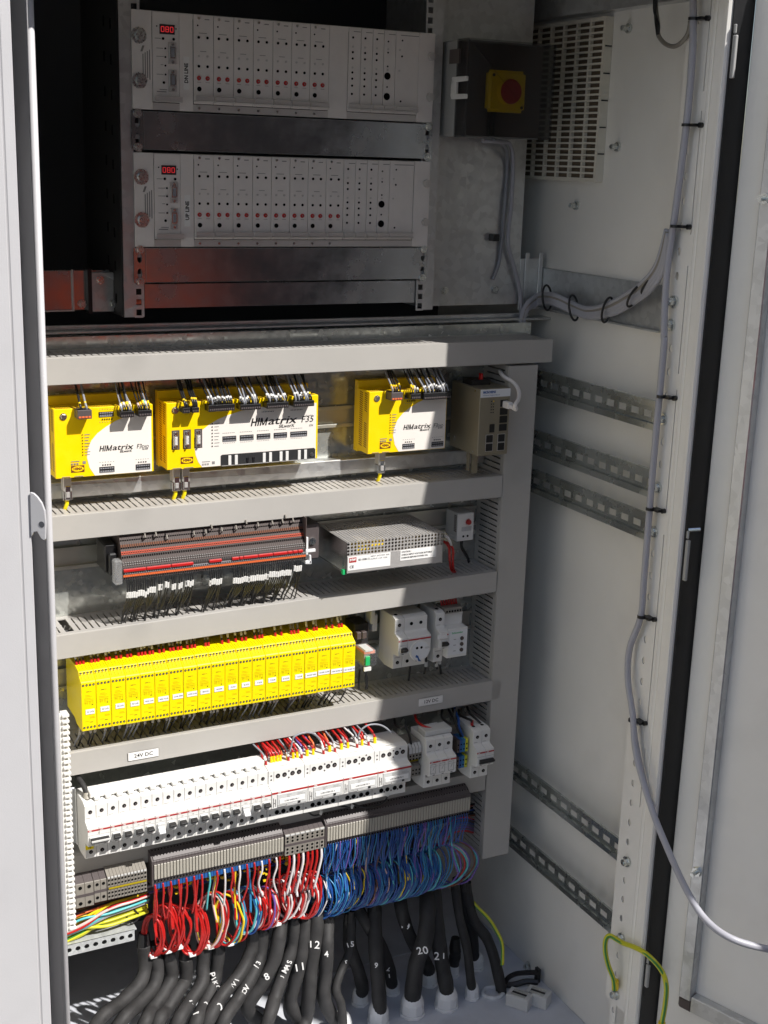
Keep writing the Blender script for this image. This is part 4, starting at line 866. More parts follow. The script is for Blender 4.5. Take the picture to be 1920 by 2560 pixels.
# ---------------------------------------------------------------- circuit breakers
def mprof(dy=0, zb=557, zt=650):
    return [(12+dy, zb+2), (12+dy, zt), (-36+dy, zt), (-45+dy, zt-3), (-45+dy, 624), (-47+dy, 621.5), (-59+dy, 618), (-60+dy, 617), (-60+dy, 588), (-59+dy, 586.5), (-43+dy, 584), (-42+dy, 583), (-42+dy, zb+1), (-40+dy, zb), (-10+dy, zb-3)]
def breaker(label, x0, n=1, grp='white circuit breakers', tog='on', txt=None, dy=0, dz=0, stripe=True, name='circuit_breaker', w_=17.4, toggles=True, shade=None):
    t = thing(name, label, 'circuit breaker', (x0, 0, 555), grp)
    W_ = n*w_
    pr = [(y+dy, z) for y, z in mprof()]
    for k in range(n):
        xa = x0+k*w_; MB().prism(pr, xa+.2, xa+w_-.25, 'x').build('body', 'wht', t, bevel=.6)
        xc = xa+w_/2
        MB().cyl((xc, -45.1+dy, 636), (xc, -45.5+dy, 636), 3.1, n=14).build('terminal_hole', 'hole', t); MB().cyl((xc, -42.1+dy, 568), (xc, -42.5+dy, 568), 3.1, n=14).build('terminal_hole', 'hole', t)
        MB().cyl((xc+.4, -45.5+dy, 635.4), (xc+.4, -45.9+dy, 635.4), 1.8, n=8).cyl((xc+.3, -42.5+dy, 567.6), (xc+.3, -42.9+dy, 567.6), 1.5, n=8).build('terminal_screw', 'tdark', t)
        # clamp opening on the top face
        MB().cyl((xc, -30+dy, 649.8), (xc, -30+dy, 650.3), 3.2, n=12).build('top_opening', 'hole', t)
        if stripe:
            MB().box(xa+.4, xa+w_-.4, -60.4+dy, -60.05+dy, 611.5, 613.9).build('red_stripe', 'redl', t)
            text('ABB', 1.7, (xa+4, -60.6+dy, 612.7), 'lab', t, 'stripe_lettering', bold=.08)
        MB().box(xa+6.6, xa+10.6, -60.4+dy, -60.05+dy, 588.6, 589.6).build('latch_slot', 'ink', t)
        MB().box(xa+1, xa+w_-1, -60.25+dy, -60.02+dy, 604.8, 605.1).box(xa+2, xa+9, -45.3+dy, -45.05+dy, 626, 626.5).box(xa+3, xa+14, -42.4+dy, -42.05+dy, 577, 577.5).build('print', 'inkg', t)
    if toggles:
        MB().box(x0+3, x0+W_-3, -63+dy, -60+dy, 590.5, 603).build('toggle_frame', 'wht2', t, bevel=.5)
        if tog == 'on': MB().prism([(-61+dy, 592.5), (-61+dy, 601.5), (-66+dy, 602), (-71.5+dy, 600.5), (-71.5+dy, 598), (-66+dy, 594)], x0+3.8, x0+W_-3.8, 'x').build('toggle', 'blackm', t, bevel=.4)
        else: MB().prism([(-61+dy, 590.5), (-61+dy, 600), (-65+dy, 597), (-71+dy, 592), (-71+dy, 589.5), (-66+dy, 589)], x0+3.8, x0+W_-3.8, 'x').build('toggle', 'gland', t, bevel=.4)
    if txt: text(txt, 2.0, (x0+W_/2, -60.5+dy, 607.5), 'inkg', t, 'type_lettering')
    return t
BX = 334.2; BW = 17.42
b0 = breaker('leftmost white two pole breaker with joined black toggles and yellow F2 sticker', BX, 2, txt='F0', w_=BW)
MB().box(BX+.6, BX+13, -42.9, -42.1, 573, 579.4).build('yellow_sticker', 'yell2', b0); text('F2', 3, (BX+7, -43.1, 576.2), parent=b0, name='sticker_lettering', bold=.1)
MB().box(BX+3, BX+2*BW-3, -73.5, -71, 599.5, 601.6).build('toggle_bar', 'wht2', b0)
for i in range(15):
    off = i in (4, 12)
    breaker('single pole white breaker marked F%d%s' % (i+1, ' with its toggle down' if off else ' with its black toggle up'), BX+BW*(i+2), 1, tog='off' if off else 'on', txt='F%d' % (i+1), w_=BW)
bb = thing('comb_busbar', 'white comb busbar clipped along the tops of the breakers', 'busbar', (490, -20, 650))
MB().box(BX+12, BX+17*BW-2, -33, -10, 652, 661).build('busbar_cover', 'wht', bb, bevel=1)
for i in range(16): MB().box(BX+17+i*BW, BX+26+i*BW, -40, -33, 650.4, 656).build('busbar_tooth', 'wht', bb, bevel=1)
bc = thing('supply_cable', 'thick black cable curving down from the fourth duct into the leftmost breaker', 'cable', (345, -20, 650))
MB().tube([tuple(z5(165, 225, y=20)), tuple(z5(185, 255, y=8)), tuple(z5(215, 300, y=-8)), tuple(z5(236, 350, y=-20)), tuple(z5(243, 372, y=-26))], 4.2, n=10).build('sheath', 'rubber', bc, smooth=True)
q0 = z5(238, 350, y=-21); q1 = z5(240, 400, y=-28); MB().cyl(q0, q1, 5.6, 5.2, n=12).build('ferrule', 'tcream', bc); MB().cyl(q1, q1+Vector((2, -1, -8)), 3.2, 2.6, n=8).build('conductor_end', 'black', bc)
# raised rail and bracket under the breakers
MB().box(305, 1072, 11, 13, 588, 623).box(305, 1072, 13, 19, 588, 590).box(305, 1072, 13, 19, 621, 623).build('mounting_rail', 'galvr', mp, bevel=.5)
MB().box(306, 334, 6, 9, 560, 655).box(306, 308, 6, 82, 560, 655).box(332, 334, 0, 9, 560, 655).build('rail_bracket', 'galv', mp, bevel=1)
screw(mp, (318, 6, 622), 4)
# ---------------------------------------------------------------- installation contactors
CT = ['LCM OPEN PK 1', 'LCM OPEN PK 3', 'LCM CLOSE PK 2', 'LCM CLOSE PK 3']
for i in range(4):
    x0 = 631.0+i*63.3; CW = 63.0
    t = thing('installation_contactor', '%s wide white contactor in the row, labelled %s' % (['first', 'second', 'third', 'fourth'][i], CT[i]), 'contactor', (x0, 0, 555), 'wide white contactors')
    MB().prism(mprof(), x0+.2, x0+CW-.2, 'x').build('body', 'wht', t, bevel=.6)
    for dx in (16.5, 28, 42, 53.5):
        MB().cyl((x0+dx, -45.1, 636), (x0+dx, -45.5, 636), 3.9, n=18).cyl((x0+dx, -42.1, 570), (x0+dx, -42.5, 570), 3.9, n=18).build('terminal_hole', 'hole', t)
        MB().cyl((x0+dx, -45.5, 635.6), (x0+dx, -45.9, 635.6), 2.3, n=8).build('terminal_screw', 'tdark', t)
    b = MB()
    for dx, z in ((5, 638), (5, 631), (35.5, 641), (35.5, 629.5), (48, 642.5)): b.cyl((x0+dx, -45.1, z), (x0+dx, -45.6, z), 1.4, n=8)
    for dx in (4.5, 22, 35, 47.5): b.cyl((x0+dx, -42.1, 567), (x0+dx, -42.6, 567), 1.5, n=8)
    b.build('test_point', 'tdark', t)
    MB().box(x0+9.3, x0+9.7, -45.4, -45.05, 627, 645).build('print', 'inkg', t)
    MB().box(x0+.4, x0+CW-.4, -60.4, -60.05, 612.5, 615.4).build('red_stripe', 'redl', t); text('ABB', 2.2, (x0+13, -60.6, 613.95), 'lab', t, 'stripe_lettering', bold=.1)
    MB().box(x0+9.5, x0+CW-1.5, -61, -60.05, 589.5, 611.6).build('front_window', 'wht2', t, bevel=.5)
    MB().box(x0+13, x0+CW-6, -61.8, -61.02, 594.5, 602.8).build('label_strip', 'lab', t, bevel=.2)
    text(CT[i], 2.1, (x0+CW/2+3, -61.95, 598.6), parent=t, name='label_lettering', width=25, bold=.08)
    MB().box(x0+45, x0+49.5, -61.5, -61.05, 590.2, 593.6).build('indicator', 'ink', t)
    MB().box(x0+10, x0+26, -61.5, -61.05, 589.6, 590.2).box(x0+25.4, x0+26, -61.5, -61.05, 589.6, 592.6).box(x0+10, x0+26, -61.5, -61.05, 592, 592.4).build('slider', 'inkg', t)
    MB().box(x0+3, x0+3.5, -61, -60.05, 590, 606).box(x0+6.5, x0+7, -61, -60.05, 591, 604).box(x0+3, x0+7, -61, -60.05, 597, 597.6).build('side_latch', 'inkg', t)
    lines(t, [(x0+26, x0+34, 608, .5), (x0+26, x0+30, 606, .4), (x0+26, x0+31, 604.4, .4), (x0+44, x0+58, 605.5, .4), (x0+44, x0+54, 607.5, .4), (x0+28, x0+36, 592.3, .4), (x0+13, x0+17, 0, .1)], y=-60.6)
    MB().box(x0+20, x0+36, -40, -39.6, 650.1, 650.4).build('top_groove', 'inkg', t)
# wires entering the contactors from above
c6 = Q(640, 1820, 5.53)
YF = [(205, 460, 0), (245, 440, 0), (290, 425, 0), (330, 415, 0), (425, 400, 0), (508, 380, 0), (565, 370, 0), (700, 350, 1), (785, 325, 0), (1010, 290, 1), (1175, 250, 1), (1265, 225, 0), (1460, 200, 0), (1635, 165, 1)]
RF = [(130, 480), (440, 495), (625, 390), (925, 390), (1085, 295), (1390, 300), (1550, 195)]
for u, v, wdt in YF:
    q = c6(u, v, y=-20); x = q.x; dx = rnd.uniform(-14, -5)
    m_ = rnd.choice(['redw', 'redw', 'redw', 'redw', 'gryw'])
    wire('red wire with yellow ferrule bending from the fourth duct into a contactor top', 'red wires entering the contactors', [(x, -22, 650), (x, -21, 660), (x+dx*.35, -14, 668), (x+dx*.8, 5, 674), (x+dx*1.3, 30, 690)], 2.0, m_,
         [((x, -22.5, 649), (x, -21, 660), 3.0 if wdt else 2.4, 'yellow')])
for u, v in RF:
    q = c6(u, v, y=-24); x = q.x; dx = rnd.uniform(-12, -4)
    wire('grey wire with red and white ferrule entering a contactor top', 'grey wires entering the contactors', [(x, -26, 649), (x-1, -26, 660), (x+dx*.4, -18, 669), (x+dx, 4, 676), (x+dx*1.4, 30, 688)], 1.4, rnd.choice(['gryw', 'whw', 'gryw']),
         [((x, -27, 648), (x-.5, -26, 656.5), 2.3, 'redl'), ((x-.6, -26, 657.5), (x-2, -24, 664), 2.5, 'wht')])
for k in range(22):
    x = 636+k*8.6+rnd.uniform(-3, 3); dx = rnd.uniform(-10, 0)
    if x > 860: continue
    massB.add([(x, -8, 651), (x+dx*.3, -4, 661), (x+dx*.7, 8, 668), (x+dx, 28, 686)], 1.9, rnd.choice(['redw', 'redw', 'orange', 'browny', 'gryw', 'wire', 'vw']))
massB.done('mass of short dark red and orange wires tucked behind the contactor tops')
for pts, r_ in (([(510, 150), (540, 110), (620, 75), (700, 60), (790, 75), (860, 130), (890, 170)], 1.7), ([(470, 330), (490, 240), (512, 150), (515, 140)], 1.5)):
    wire('thin grey wire arching over the contactor tops', 'grey wires entering the contactors', [tuple(c6(a, b_, y=-30)) for a, b_ in pts], r_, 'gryw')
wire('thin grey wire arching over the fourth contactor', 'grey wires entering the contactors', [tuple(z6(a, b_, y=-32)) for a, b_ in ((640, 220), (655, 170), (700, 135), (760, 128), (810, 145), (850, 180))], 1.5, 'gryw')
for pts, m_ in (([(330, 680), (360, 700), (405, 695)], 'wire'), ([(520, 638), (560, 645), (600, 655)], 'wire'), ([(610, 628), (680, 648), (760, 640), (810, 610), (825, 580)], 'wire')):
    P = [tuple(z6(a, b_, y=-18)) for a, b_ in pts]; e_ = Vector(P[-1])
    wire('short black jumper wire hanging under the contactors', 'jumper wires under the contactors', P, 1.6, m_, [(e_, e_+Vector((2, 0, 7)), 2.6, 'wht')])
# ---------------------------------------------------------------- devices right of the contactors
st = thing('small_terminal_group', 'small grey feed-through terminals between the contactors and the three pole isolator', 'terminals', (905, -20, 575))
for k in range(4):
    x = 893.5+k*6.2
    MB().prism([(10, 570), (10, 640), (-22, 640), (-32, 632), (-32, 610), (-20, 606), (-20, 600), (-32, 596), (-32, 578), (-20, 572)], x, x+5.9, 'x').build('terminal', 'tbeige', st, bevel=.4)
    for z in (617, 611, 590, 583): MB().cyl((x+3, -32.1, z), (x+3, -32.5, z), 1.7, n=8).build('wire_hole', 'hole', st)
    MB().prism([(-25, 638), (-32.6, 632), (-32.9, 622), (-32.2, 622)], x+.4, x+5.4, 'x').build('marker_tab', 'wht2', st)
MB().box(893.5, 918, -21.5, -20, 600.5, 605).build('yellow_jumper', 'yelldk', st)
iso = breaker('three pole white isolator with switch symbols, right of the contactors', 919, 3, 'three pole isolator', txt=None, w_=17.5, toggles=False)
MB().box(921, 973, -38, -10, 651, 660).build('comb_cap', 'wht2', iso, bevel=1.2)
for k in range(3):
    xa = 919+k*17.5; MB().box(xa+2, xa+2.4, -60.5, -60.05, 592, 609).box(xa+12, xa+12.4, -60.5, -60.05, 592, 609).box(xa+2, xa+12, -60.5, -60.05, 608.6, 609).box(xa+2, xa+12, -60.5, -60.05, 592, 592.4).prism([(xa+7, 598), (xa+9.6, 604), (xa+9.2, 604.2), (xa+6.6, 598.2)], -60.5, -60.05, 'y').build('symbol', 'inkg', iso)
    MB().box(xa+3, xa+14, -42.6, -42.1, 579.3, 580.8).build('print', 'ink', iso)
pt = thing('colour_terminal_group', 'blue and green-yellow terminals squeezed between the two right hand breakers', 'terminals', (998, -20, 575))
for k in range(4):
    x = 986+k*5.6
    for (z0, z1, m_) in ((608, 632, ['tgrey', 'bluep', 'lbw', 'yg'][k]), (578, 600, ['tgrey', 'bluep', 'lbw', 'yg'][k])): MB().box(x, x+5.2, -36, 8, z0, z1).build('terminal', m_, pt, bevel=.4); MB().cyl((x+2.6, -36.1, z0+6), (x+2.6, -36.4, z0+6), 1.5, n=8).cyl((x+2.6, -36.1, z0+15), (x+2.6, -36.4, z0+15), 1.5, n=8).build('wire_hole', 'hole', pt)
MB().box(985, 1010, -10, 10, 565, 640).build('terminal_body', 'tbeige', pt)
breaker('two pole white breaker with black toggles at the right end of its row', 1012, 2, 'two pole breaker', txt=None, w_=17.4)
tg = [(pts, m_) for pts, m_ in (([(385, 960), (395, 1020), (430, 1045), (465, 1030), (495, 1080), (520, 1190)], 'wire'), ([(545, 940), (560, 990), (610, 1030), (675, 1050)], 'redw'), ([(755, 900), (750, 960), (790, 1000), (820, 1010)], 'wire'), ([(880, 880), (890, 940), (940, 970), (975, 985), (985, 1010)], 'wire'), ([(945, 880), (965, 930), (1010, 970), (1050, 1010)], 'wire'), ([(800, 900), (830, 960), (870, 1040), (905, 1120)], 'wire'), ([(830, 890), (855, 950), (880, 1010), (915, 1125)], 'wire'), ([(850, 890), (865, 940), (880, 975), (885, 1040), (925, 1130)], 'bw'), ([(900, 900), (890, 890), (860, 900), (850, 960), (875, 1060), (930, 1125)], 'wire'))]
for i, (pts, m_) in enumerate(tg):
    P = [tuple(z4(a, b_, y=20-45*min(1, k/2.5))) for k, (a, b_) in enumerate(pts)]
    wire(('red' if m_ == 'redw' else 'blue' if m_ == 'bw' else 'black')+' wire leaving the fourth duct towards the right hand breakers', 'wires feeding the right hand breakers', P, 2.3, m_, [((P[-1][0], P[-1][1], P[-1][2]-4), (P[-1][0]-1, P[-1][1], P[-1][2]+6), 2.9, 'redl')] if i == 3 else [])
# ---------------------------------------------------------------- power supply and thermostat, second row
psu = thing('power_supply', 'silver perforated power supply box with white CAUTION label', 'power supply', (850, 20, 960))
x0, x1, z0, z1, yf, yk = 763, 938, 960, 1012.5, -40, 74
MB().box(x0, x1, yf, yf+1, z0+2, 990.5).build('front_plate', 'alu', psu, bevel=.3)
b = MB(); nx = 29; pw = (x1-x0)/nx
m6 = lambda u, v, w_: (u, yf+w_, v)
for r_ in range(4):
    for i in range(nx): b.hcell(x0+pw*(i+.5), 990.5+2.7+r_*5.45, pw/2, 2.725, 2.15, 2.25, m6, .8, n=8)
b.build('front_mesh', 'alu', psu)
b = MB(); ny = 20; py = (yk-yf)/ny; m7 = lambda u, v, w_: (u, v, z1-w_)
for r_ in range(ny):
    for i in range(nx): b.hcell(x0+pw*(i+.5), yf+py*(r_+.5), pw/2, py/2, 2.1, 2.1, m7, .8, n=8)
b.build('top_mesh', 'alu', psu)
MB().box(x0, x0+1, yf, yk, z0, z1).box(x0-1, x0, yf+12, 20, 968, 985).build('side_plate', 'steel', psu)
MB().box(x1-1, x1, yf, yk, z0, z1).build('side_plate', 'alu', psu)
MB().box(x0, x1, yf+1, yk, z0+1, z0+2.2).box(x0-10, x0, 70, 74, z0, z1).build('chassis', 'alu', psu)
MB().box(x0+8, x1-8, yf+10, yk-8, z0+3, z0+24).build('circuit_board', 'tdark', psu)
for (xx, yy, m_) in ((800, 0, 'yellow'), (832, 10, 'yellow'), (880, -10, 'tcream'), (905, 20, 'yellow')): MB().box(xx, xx+22, yy, yy+24, z0+22, z0+42).build('component', m_, psu)
MB().box(x0-5, x0-1, yf+2, yf+8, z0, z0+8).build('green_terminal', 'green', psu)
MB().box(765.5, 841, yf-.6, yf-.1, 966.5, 989).build('rating_label', 'lab', psu); MB().box(859, 925.5, yf-.6, yf-.1, 972.5, 990).build('caution_label', 'lab', psu)
MB().box(767.5, 780, yf-.9, yf-.65, 979.5, 987.5).build('maker_mark', 'redl', psu); text('MW', 4, (773.7, yf-1, 983.8), 'lab', psu, 'mark_lettering', bold=.3)
text('SD-150B-12', 3.0, (793.5, yf-.8, 982.5), parent=psu, width=20, bold=.1); text('INPUT  :DC19-36V  9.5A', 2.2, (822, yf-.8, 986), parent=psu, width=33); text('OUTPUT :+12V  12.5A', 2.2, (820, yf-.8, 981.5), parent=psu, width=30); text('CE', 4.4, (772, yf-.8, 972), parent=psu, bold=.15)
for s_, z in (('CAUTION :', 987), ('CHECK INPUT VOLTAGE SUITABLE', 982), ('DAMAGE BEFORE POWER ON.', 977)): text(s_, 2.5, (861, yf-.8, z), parent=psu, align='LEFT', bold=.1)
for k, (pts, m_) in enumerate((([(930, 385), (960, 420), (965, 480), (975, 560), (1010, 595)], 'redw'), ([(945, 390), (985, 430), (985, 500), (990, 560), (1012, 592)], 'redw'), ([(935, 350), (960, 370), (985, 440)], 'whw'))):
    P = [tuple(z2B(a, b_, y=y_)) for (a, b_), y_ in zip(pts, (10, 0, 5, 18, 34))]
    wire(['red wire leaving the right side of the power supply', 'second red wire beside the power supply, looping nearer the thermostat', 'short white wire at the right side of the power supply'][k], 'power supply output wires', P, 2.2, m_)
th = thing('thermostat', 'small grey thermostat with red dial at the right end of the second row', 'thermostat', (1020, 40, 966))
MB().box(1007, 1038.5, 33, 74, 974, 1019).box(1006, 1038, 33, 60, 969, 977).build('case', 'wht2', th, bevel=1)
MB().box(1006.5, 1038.5, 31.5, 33, 970, 1018).build('front', 'wht', th, bevel=1)
MB().cyl((1027, 31.4, 1003), (1027, 27, 1003), 4.6, 4.2, n=20).build('dial', 'redl', th)
for k in range(12): a = k*math.pi/6; MB().obox((1027+5.4*math.cos(a), 31.2, 1003+5.4*math.sin(a)), (math.cos(a), 0, math.sin(a)), (0, 1, 0), (-math.sin(a), 0, math.cos(a)), 1.1, .15, .3).build('dial_mark', 'redl', th)
for k in range(9): MB().box(1015+k*2.2, 1016+k*2.2, 31.2, 31.45, 987, 995).build('vent_slit', 'tgl', th)
for x in (1018.5, 1027): MB().cyl((x, 31.4, 978), (x, 30.9, 978), 1.9, n=12).build('terminal_hole', 'hole', th)
for k in range(10): MB().box(1006.2, 1007.1, 36, 44, 986+k*3, 987.4+k*3).build('side_slit', 'tgrey', th)
for k, pts in enumerate(([(1035, 380), (1040, 430), (1070, 480), (1085, 520)], [(1048, 375), (1045, 420), (1075, 470), (1090, 515)])):
    wire('thin black wire curving down from the %s thermostat terminal' % ('left' if k == 0 else 'right'), 'thermostat wires', [tuple(z2B(a, b_, y=36)) for a, b_ in pts], 1.5, 'wire')
# ---------------------------------------------------------------- third row, right end
dr = thing('plug_in_relay', 'small clear plug-in relay with green lever beside the yellow modules', 'relay', (832, 20, 770))
MB().box(819, 846, 40, 76, 778, 842).build('relay_socket', 'blackm', dr, bevel=1)
for k in range(2): MB().box(820+k*10, 828+k*10, 30, 42, 818, 830).build('socket_terminal', 'tgrey', dr, bevel=.5)
MB().box(821, 843, 4, 40, 778, 806).build('relay_cover', 'clear', dr, bevel=.8)
MB().box(823, 841, 8, 38, 780, 800).build('relay_core', 'tbeige', dr); MB().box(822, 842, 6, 38, 800, 804).build('red_plate', 'orange', dr); MB().box(824, 838, 5, 34, 804.2, 806.8).build('white_top', 'wht2', dr)
MB().box(823, 831, 1, 4, 781, 797).build('green_lever', 'green', dr, bevel=.5); MB().box(821, 834, 2, 5, 771, 777.5).build('name_tab', 'wht', dr)
for k in range(5): MB().box(833, 843, 2, 5, 780+k*4.6, 782.6+k*4.6).build('contact', 'steel', dr)
for k, pts in enumerate(([(120, 600), (115, 680), (112, 750)], [(150, 600), (180, 660), (165, 750)], [(175, 600), (165, 670), (180, 740)])):
    wire('black wire dropping from the small clear relay', 'clear relay wires', [tuple(z4(a, b_, y=30)) for a, b_ in pts], 1.8, 'wire')
def shifted(x0, n, label, grp, **k):
    t = breaker(label, x0, n, grp, dy=48, w_=17.6, **k)
    for ch in t.children: ch.location.z += (208)*S
    return t
r1 = shifted(876.5, 1, 'white breaker joined to the left of the round power socket', 'third row breakers', txt=None)
sk = thing('rail_socket', 'white rail mounted earthed power socket with round recess', 'power socket', (910, 0, 765), None)
pr = [(y+48, z+208) for y, z in mprof()]
MB().prism(pr, 894.5, 938.5, 'x').build('body', 'wht', sk, bevel=.6)
MB().box(895, 938, -12.5, -12.05, 819.5, 822).build('red_stripe', 'redl', sk)
MB().cyl((917, -12.1, 800.5), (917, -15, 800.5), 19.5, 18.5, n=36).build('socket_ring', 'wht', sk, smooth=False, bevel=.4); MB().cyl((917, -15.1, 800.5), (917, -15.3, 800.5), 16, n=32).build('socket_recess', 'gland', sk)
MB().cyl((910.5, -15.4, 806), (910.5, -15.7, 806), 2.3, n=12).cyl((919, -15.4, 806), (919, -15.7, 806), 2.3, n=12).build('pin_hole', 'hole', sk); MB().prism([(908, 790), (912, 788), (914, 782), (920, 781), (916, 785), (913, 792), (909, 794)], -15.8, -15.4, 'y').build('earth_clip', 'bluep', sk); MB().box(926, 934, -16.4, -15.2, 803, 806).build('earth_clip', 'wht2', sk)
for x in (904, 922): MB().cyl((x, 5.9, 776), (x, 5.5, 776), 3, n=14).build('terminal_hole', 'hole', sk); MB().cyl((x+4, 2.9, 844), (x+4, 2.5, 844), 3, n=14).build('terminal_hole', 'hole', sk)
r2 = shifted(955, 1, 'white breaker with pale tag, left of the dial timer', 'third row breakers', txt=None)
MB().box(951, 969, -14, -12.3, 815, 822).build('paper_tag', 'lab', r2)
tm = thing('dial_timer', 'white timer relay with three small dials and terminal block on top', 'timer relay', (995, 10, 770))
MB().box(973, 1013, 12, 60, 775, 850).box(973, 1013, -8, 12, 775, 828).build('body', 'wht', tm, bevel=1)
MB().box(976, 1012, -8.8, -8.1, 780, 824).build('front_panel', 'gland', tm, bevel=.5); text('Schneider', 3, (992, -9, 820), 'green', tm, 'brand_lettering', width=22, bold=.1)
for k in range(3): MB().cyl((1001, -9, 809-k*10.5), (1001, -10.5, 809-k*10.5), 3.4, n=16).build('dial', 'tgrey', tm); MB().box(985, 990, -9.2, -8.85, 808-k*10.5, 808.8-k*10.5).build('print', 'inkg', tm)
MB().box(974, 1008, 5, 40, 851, 861).build('terminal_block', 'tbeige', tm, bevel=.8)
for k in range(6): MB().cyl((977.5+k*5.3, 4.9, 855), (977.5+k*5.3, 4.5, 855), 1.9, n=10).build('terminal_hole', 'hole', tm)
for k in range(7): MB().tube([(977+k*4.8, 22, 861), (976+k*4.8, 24, 868), (975+k*4.8, 30, 880)], 1.9, n=7).build('red_lead', 'redw' if k % 3 else 'redl', tm, smooth=True)
for k, pts in enumerate(([(630, 500), (630, 560), (615, 630)], [(700, 510), (710, 560), (715, 590)], [(735, 460), (735, 540), (745, 630)], [(510, 560), (505, 600), (495, 680)])):
    P = [tuple(z4(a, b_, y=18)) for a, b_ in pts]; e_ = Vector(P[1])
    wire('%s black wire dropping from the third row breakers' % ['leftmost', 'short', 'rightmost', 'blue-black'][k], 'wires under the third row breakers', P, 2.2, 'wire', [(e_+Vector((0, 0, -3)), e_+Vector((0, 0, 6)), 2.8, 'wht2')] if k < 3 else [])
MB().box(858, 868, 50, 80, 820, 850).box(850, 858, 40, 60, 838, 862).build('terminal_end', 'gland', mp, bevel=1)
# toothed edge strip on the left
es = thing('toothed_edge_strip', 'white toothed edging running down the left inner edge of the opening', 'edge strip', (0, -60, 0))
za, zb_ = at(152, 1785, y=-60), at(183, 2312, y=-60)
xe = (za.x+zb_.x)/2
ORG[es.name] = (0, -60, 0)
z = zb_.z
MB().box(xe-9, xe-2, -70, -62, zb_.z-3, za.z+3).build('strip_spine', 'wht', es)
k = 0
while z < za.z:
    MB().box(xe-5, xe+5.5, -74, -56, z, z+4.6).build('tooth', 'wht', es, bevel=.8); z += 9.1; k += 1
# ---------------------------------------------------------------- bottom terminal blocks
def cyls(L, y, dy, r, n=10):
    b = MB()
    for x, z in L: b.cyl((x, y, z), (x, y-dy, z), r, n=n)
    return b
def relay_terms(label, x0, n, p=5.28):
    t = thing('terminal_row', label, 'terminal row', (x0+n*p/2, 0, 474), 'cream fronted terminal rows')
    pr = [(60, 476), (60, 530), (14, 530), (-12, 521), (-20, 515), (-20, 511.5), (-21, 511), (-21, 483), (-19, 482), (-17, 474), (-10, 472), (20, 470)]
    MB().prism([(60, 474), (60, 531), (13, 531), (-13, 522), (-21, 516), (-21, 472), (20, 468)], x0-3, x0-.3, 'x').build('end_plate', 'tdark', t, bevel=.5)
    a = MB().prism(pr, .15, p-.2, 'x'); a.v = [(x+x0, y, z) for x, y, z in a.v]; first = a.build('terminal', 'tdark', t)
    for i in range(1, n): o = first.copy(); scene.collection.objects.link(o); o.parent = t; o.location = (i*p*S, 0, 0)
    f = MB().box(x0+.5, x0+p-.6, -22.6, -21, 484.5, 510).build('terminal_front', 'tcream', t, bevel=.4)
    for i in range(1, n): o = f.copy(); scene.collection.objects.link(o); o.parent = t; o.location = (i*p*S, 0, 0)
    b = MB()
    for i in range(n): b.cyl((x0+i*p+p/2, -18.2, 478.5), (x0+i*p+p/2, -19.2, 478.5), 1.5, n=8)
    b.build('wire_entries', 'hole', t, stuff=True)
    b = MB(); k = 0
    while k < n-1:
        e_ = min(n, k+rnd.choice([14, 13, 15])); b.prism([(12, 531.5), (-13, 522.5), (-19, 517), (-17, 516), (12, 529)], x0+k*p+.4, x0+e_*p-.4, 'x'); k = e_
    b.build('lid_strip', 'tdark', t, stuff=True, bevel=.4)
    b = MB()
    for i in range(n):
        for (y, z) in ((-4, 526), (-14, 521.4)): b.cyl((x0+i*p+p/2, y, z-.5), (x0+i*p+p/2, y-.3, z+.8), 1.0, n=6)
    b.build('lid_holes', 'hole', t, stuff=True)
    return t
relay_terms('long cream fronted terminal row on the left, above the red wire coils', 447, 42)
relay_terms('long cream fronted terminal row on the right, above the blue wire coils', 748, 53)
def block(label, x0, n, p, rows, z0, z1, m='tbeige', r=2.0, tags=True, yel=False):
    t = thing('terminal_block', label, 'terminal block', (x0+n*p/2, 0, z0), 'beige screw terminal blocks')
    for i in range(n):
        x = x0+i*p
        MB().box(x+.2, x+p-.2, -20, 40, z0, z1).build('terminal', m, t, bevel=.4)
        MB().prism([(40, z1), (40, z1+10), (-2, z1+8), (-18, z1)], x+.2, x+p-.2, 'x').build('terminal_top', 'tdark' if p > 5.5 else m, t)
        for z in rows: MB().cyl((x+p/2, -20.1, z), (x+p/2, -20.5, z), r, n=10).build('screw_hole', 'hole', t)
    if tags:
        b = MB()
        for i in range(n): b.box(x0+i*p+.8, x0+(i+1)*p-.8, -20.6, -20, z1-3.2, z1-.6)
        b.build('marker_strip', 'wht2', t, stuff=True)
    MB().box(x0, x0+n*p, -20.4, -20, (z0+z1)/2-2.5, (z0+z1)/2+2).build('centre_gap', 'tdark', t)
    if yel: MB().box(x0+2, x0+n*p-1, -21.6, -20.4, (z0+z1)/2-1.5, (z0+z1)/2+1).build('yellow_jumper', 'yelldk', t)
    return t
block('three wide beige terminals at the far left of the bottom row', 309, 3, 14, [497, 470], 463, 504, r=3, tags=False)
block('pair of medium beige terminals between the wide and the numbered terminals', 351.5, 2, 10, [497, 474], 466, 504, r=2.6, tags=False)
block('block of twelve numbered beige terminals with a yellow jumper', 372.5, 12, 5.3, [499.5, 492.5, 478, 471.5], 466, 506, r=1.7, yel=True)
block('block of eight screw terminals between the two long cream rows', 672, 8, 9, [505, 499, 485, 478.5], 473, 512, r=2.1)
bt = MB()
for i in range(38): bt.box(449+i*5.28, 453.4+i*5.28, -16, -2, 464, 473)
tag(bt.build('blue_ferrules', 'bluep', None, stuff=True), 'row of small blue crimp sleeves under the left cream terminal row', 'ferrules')
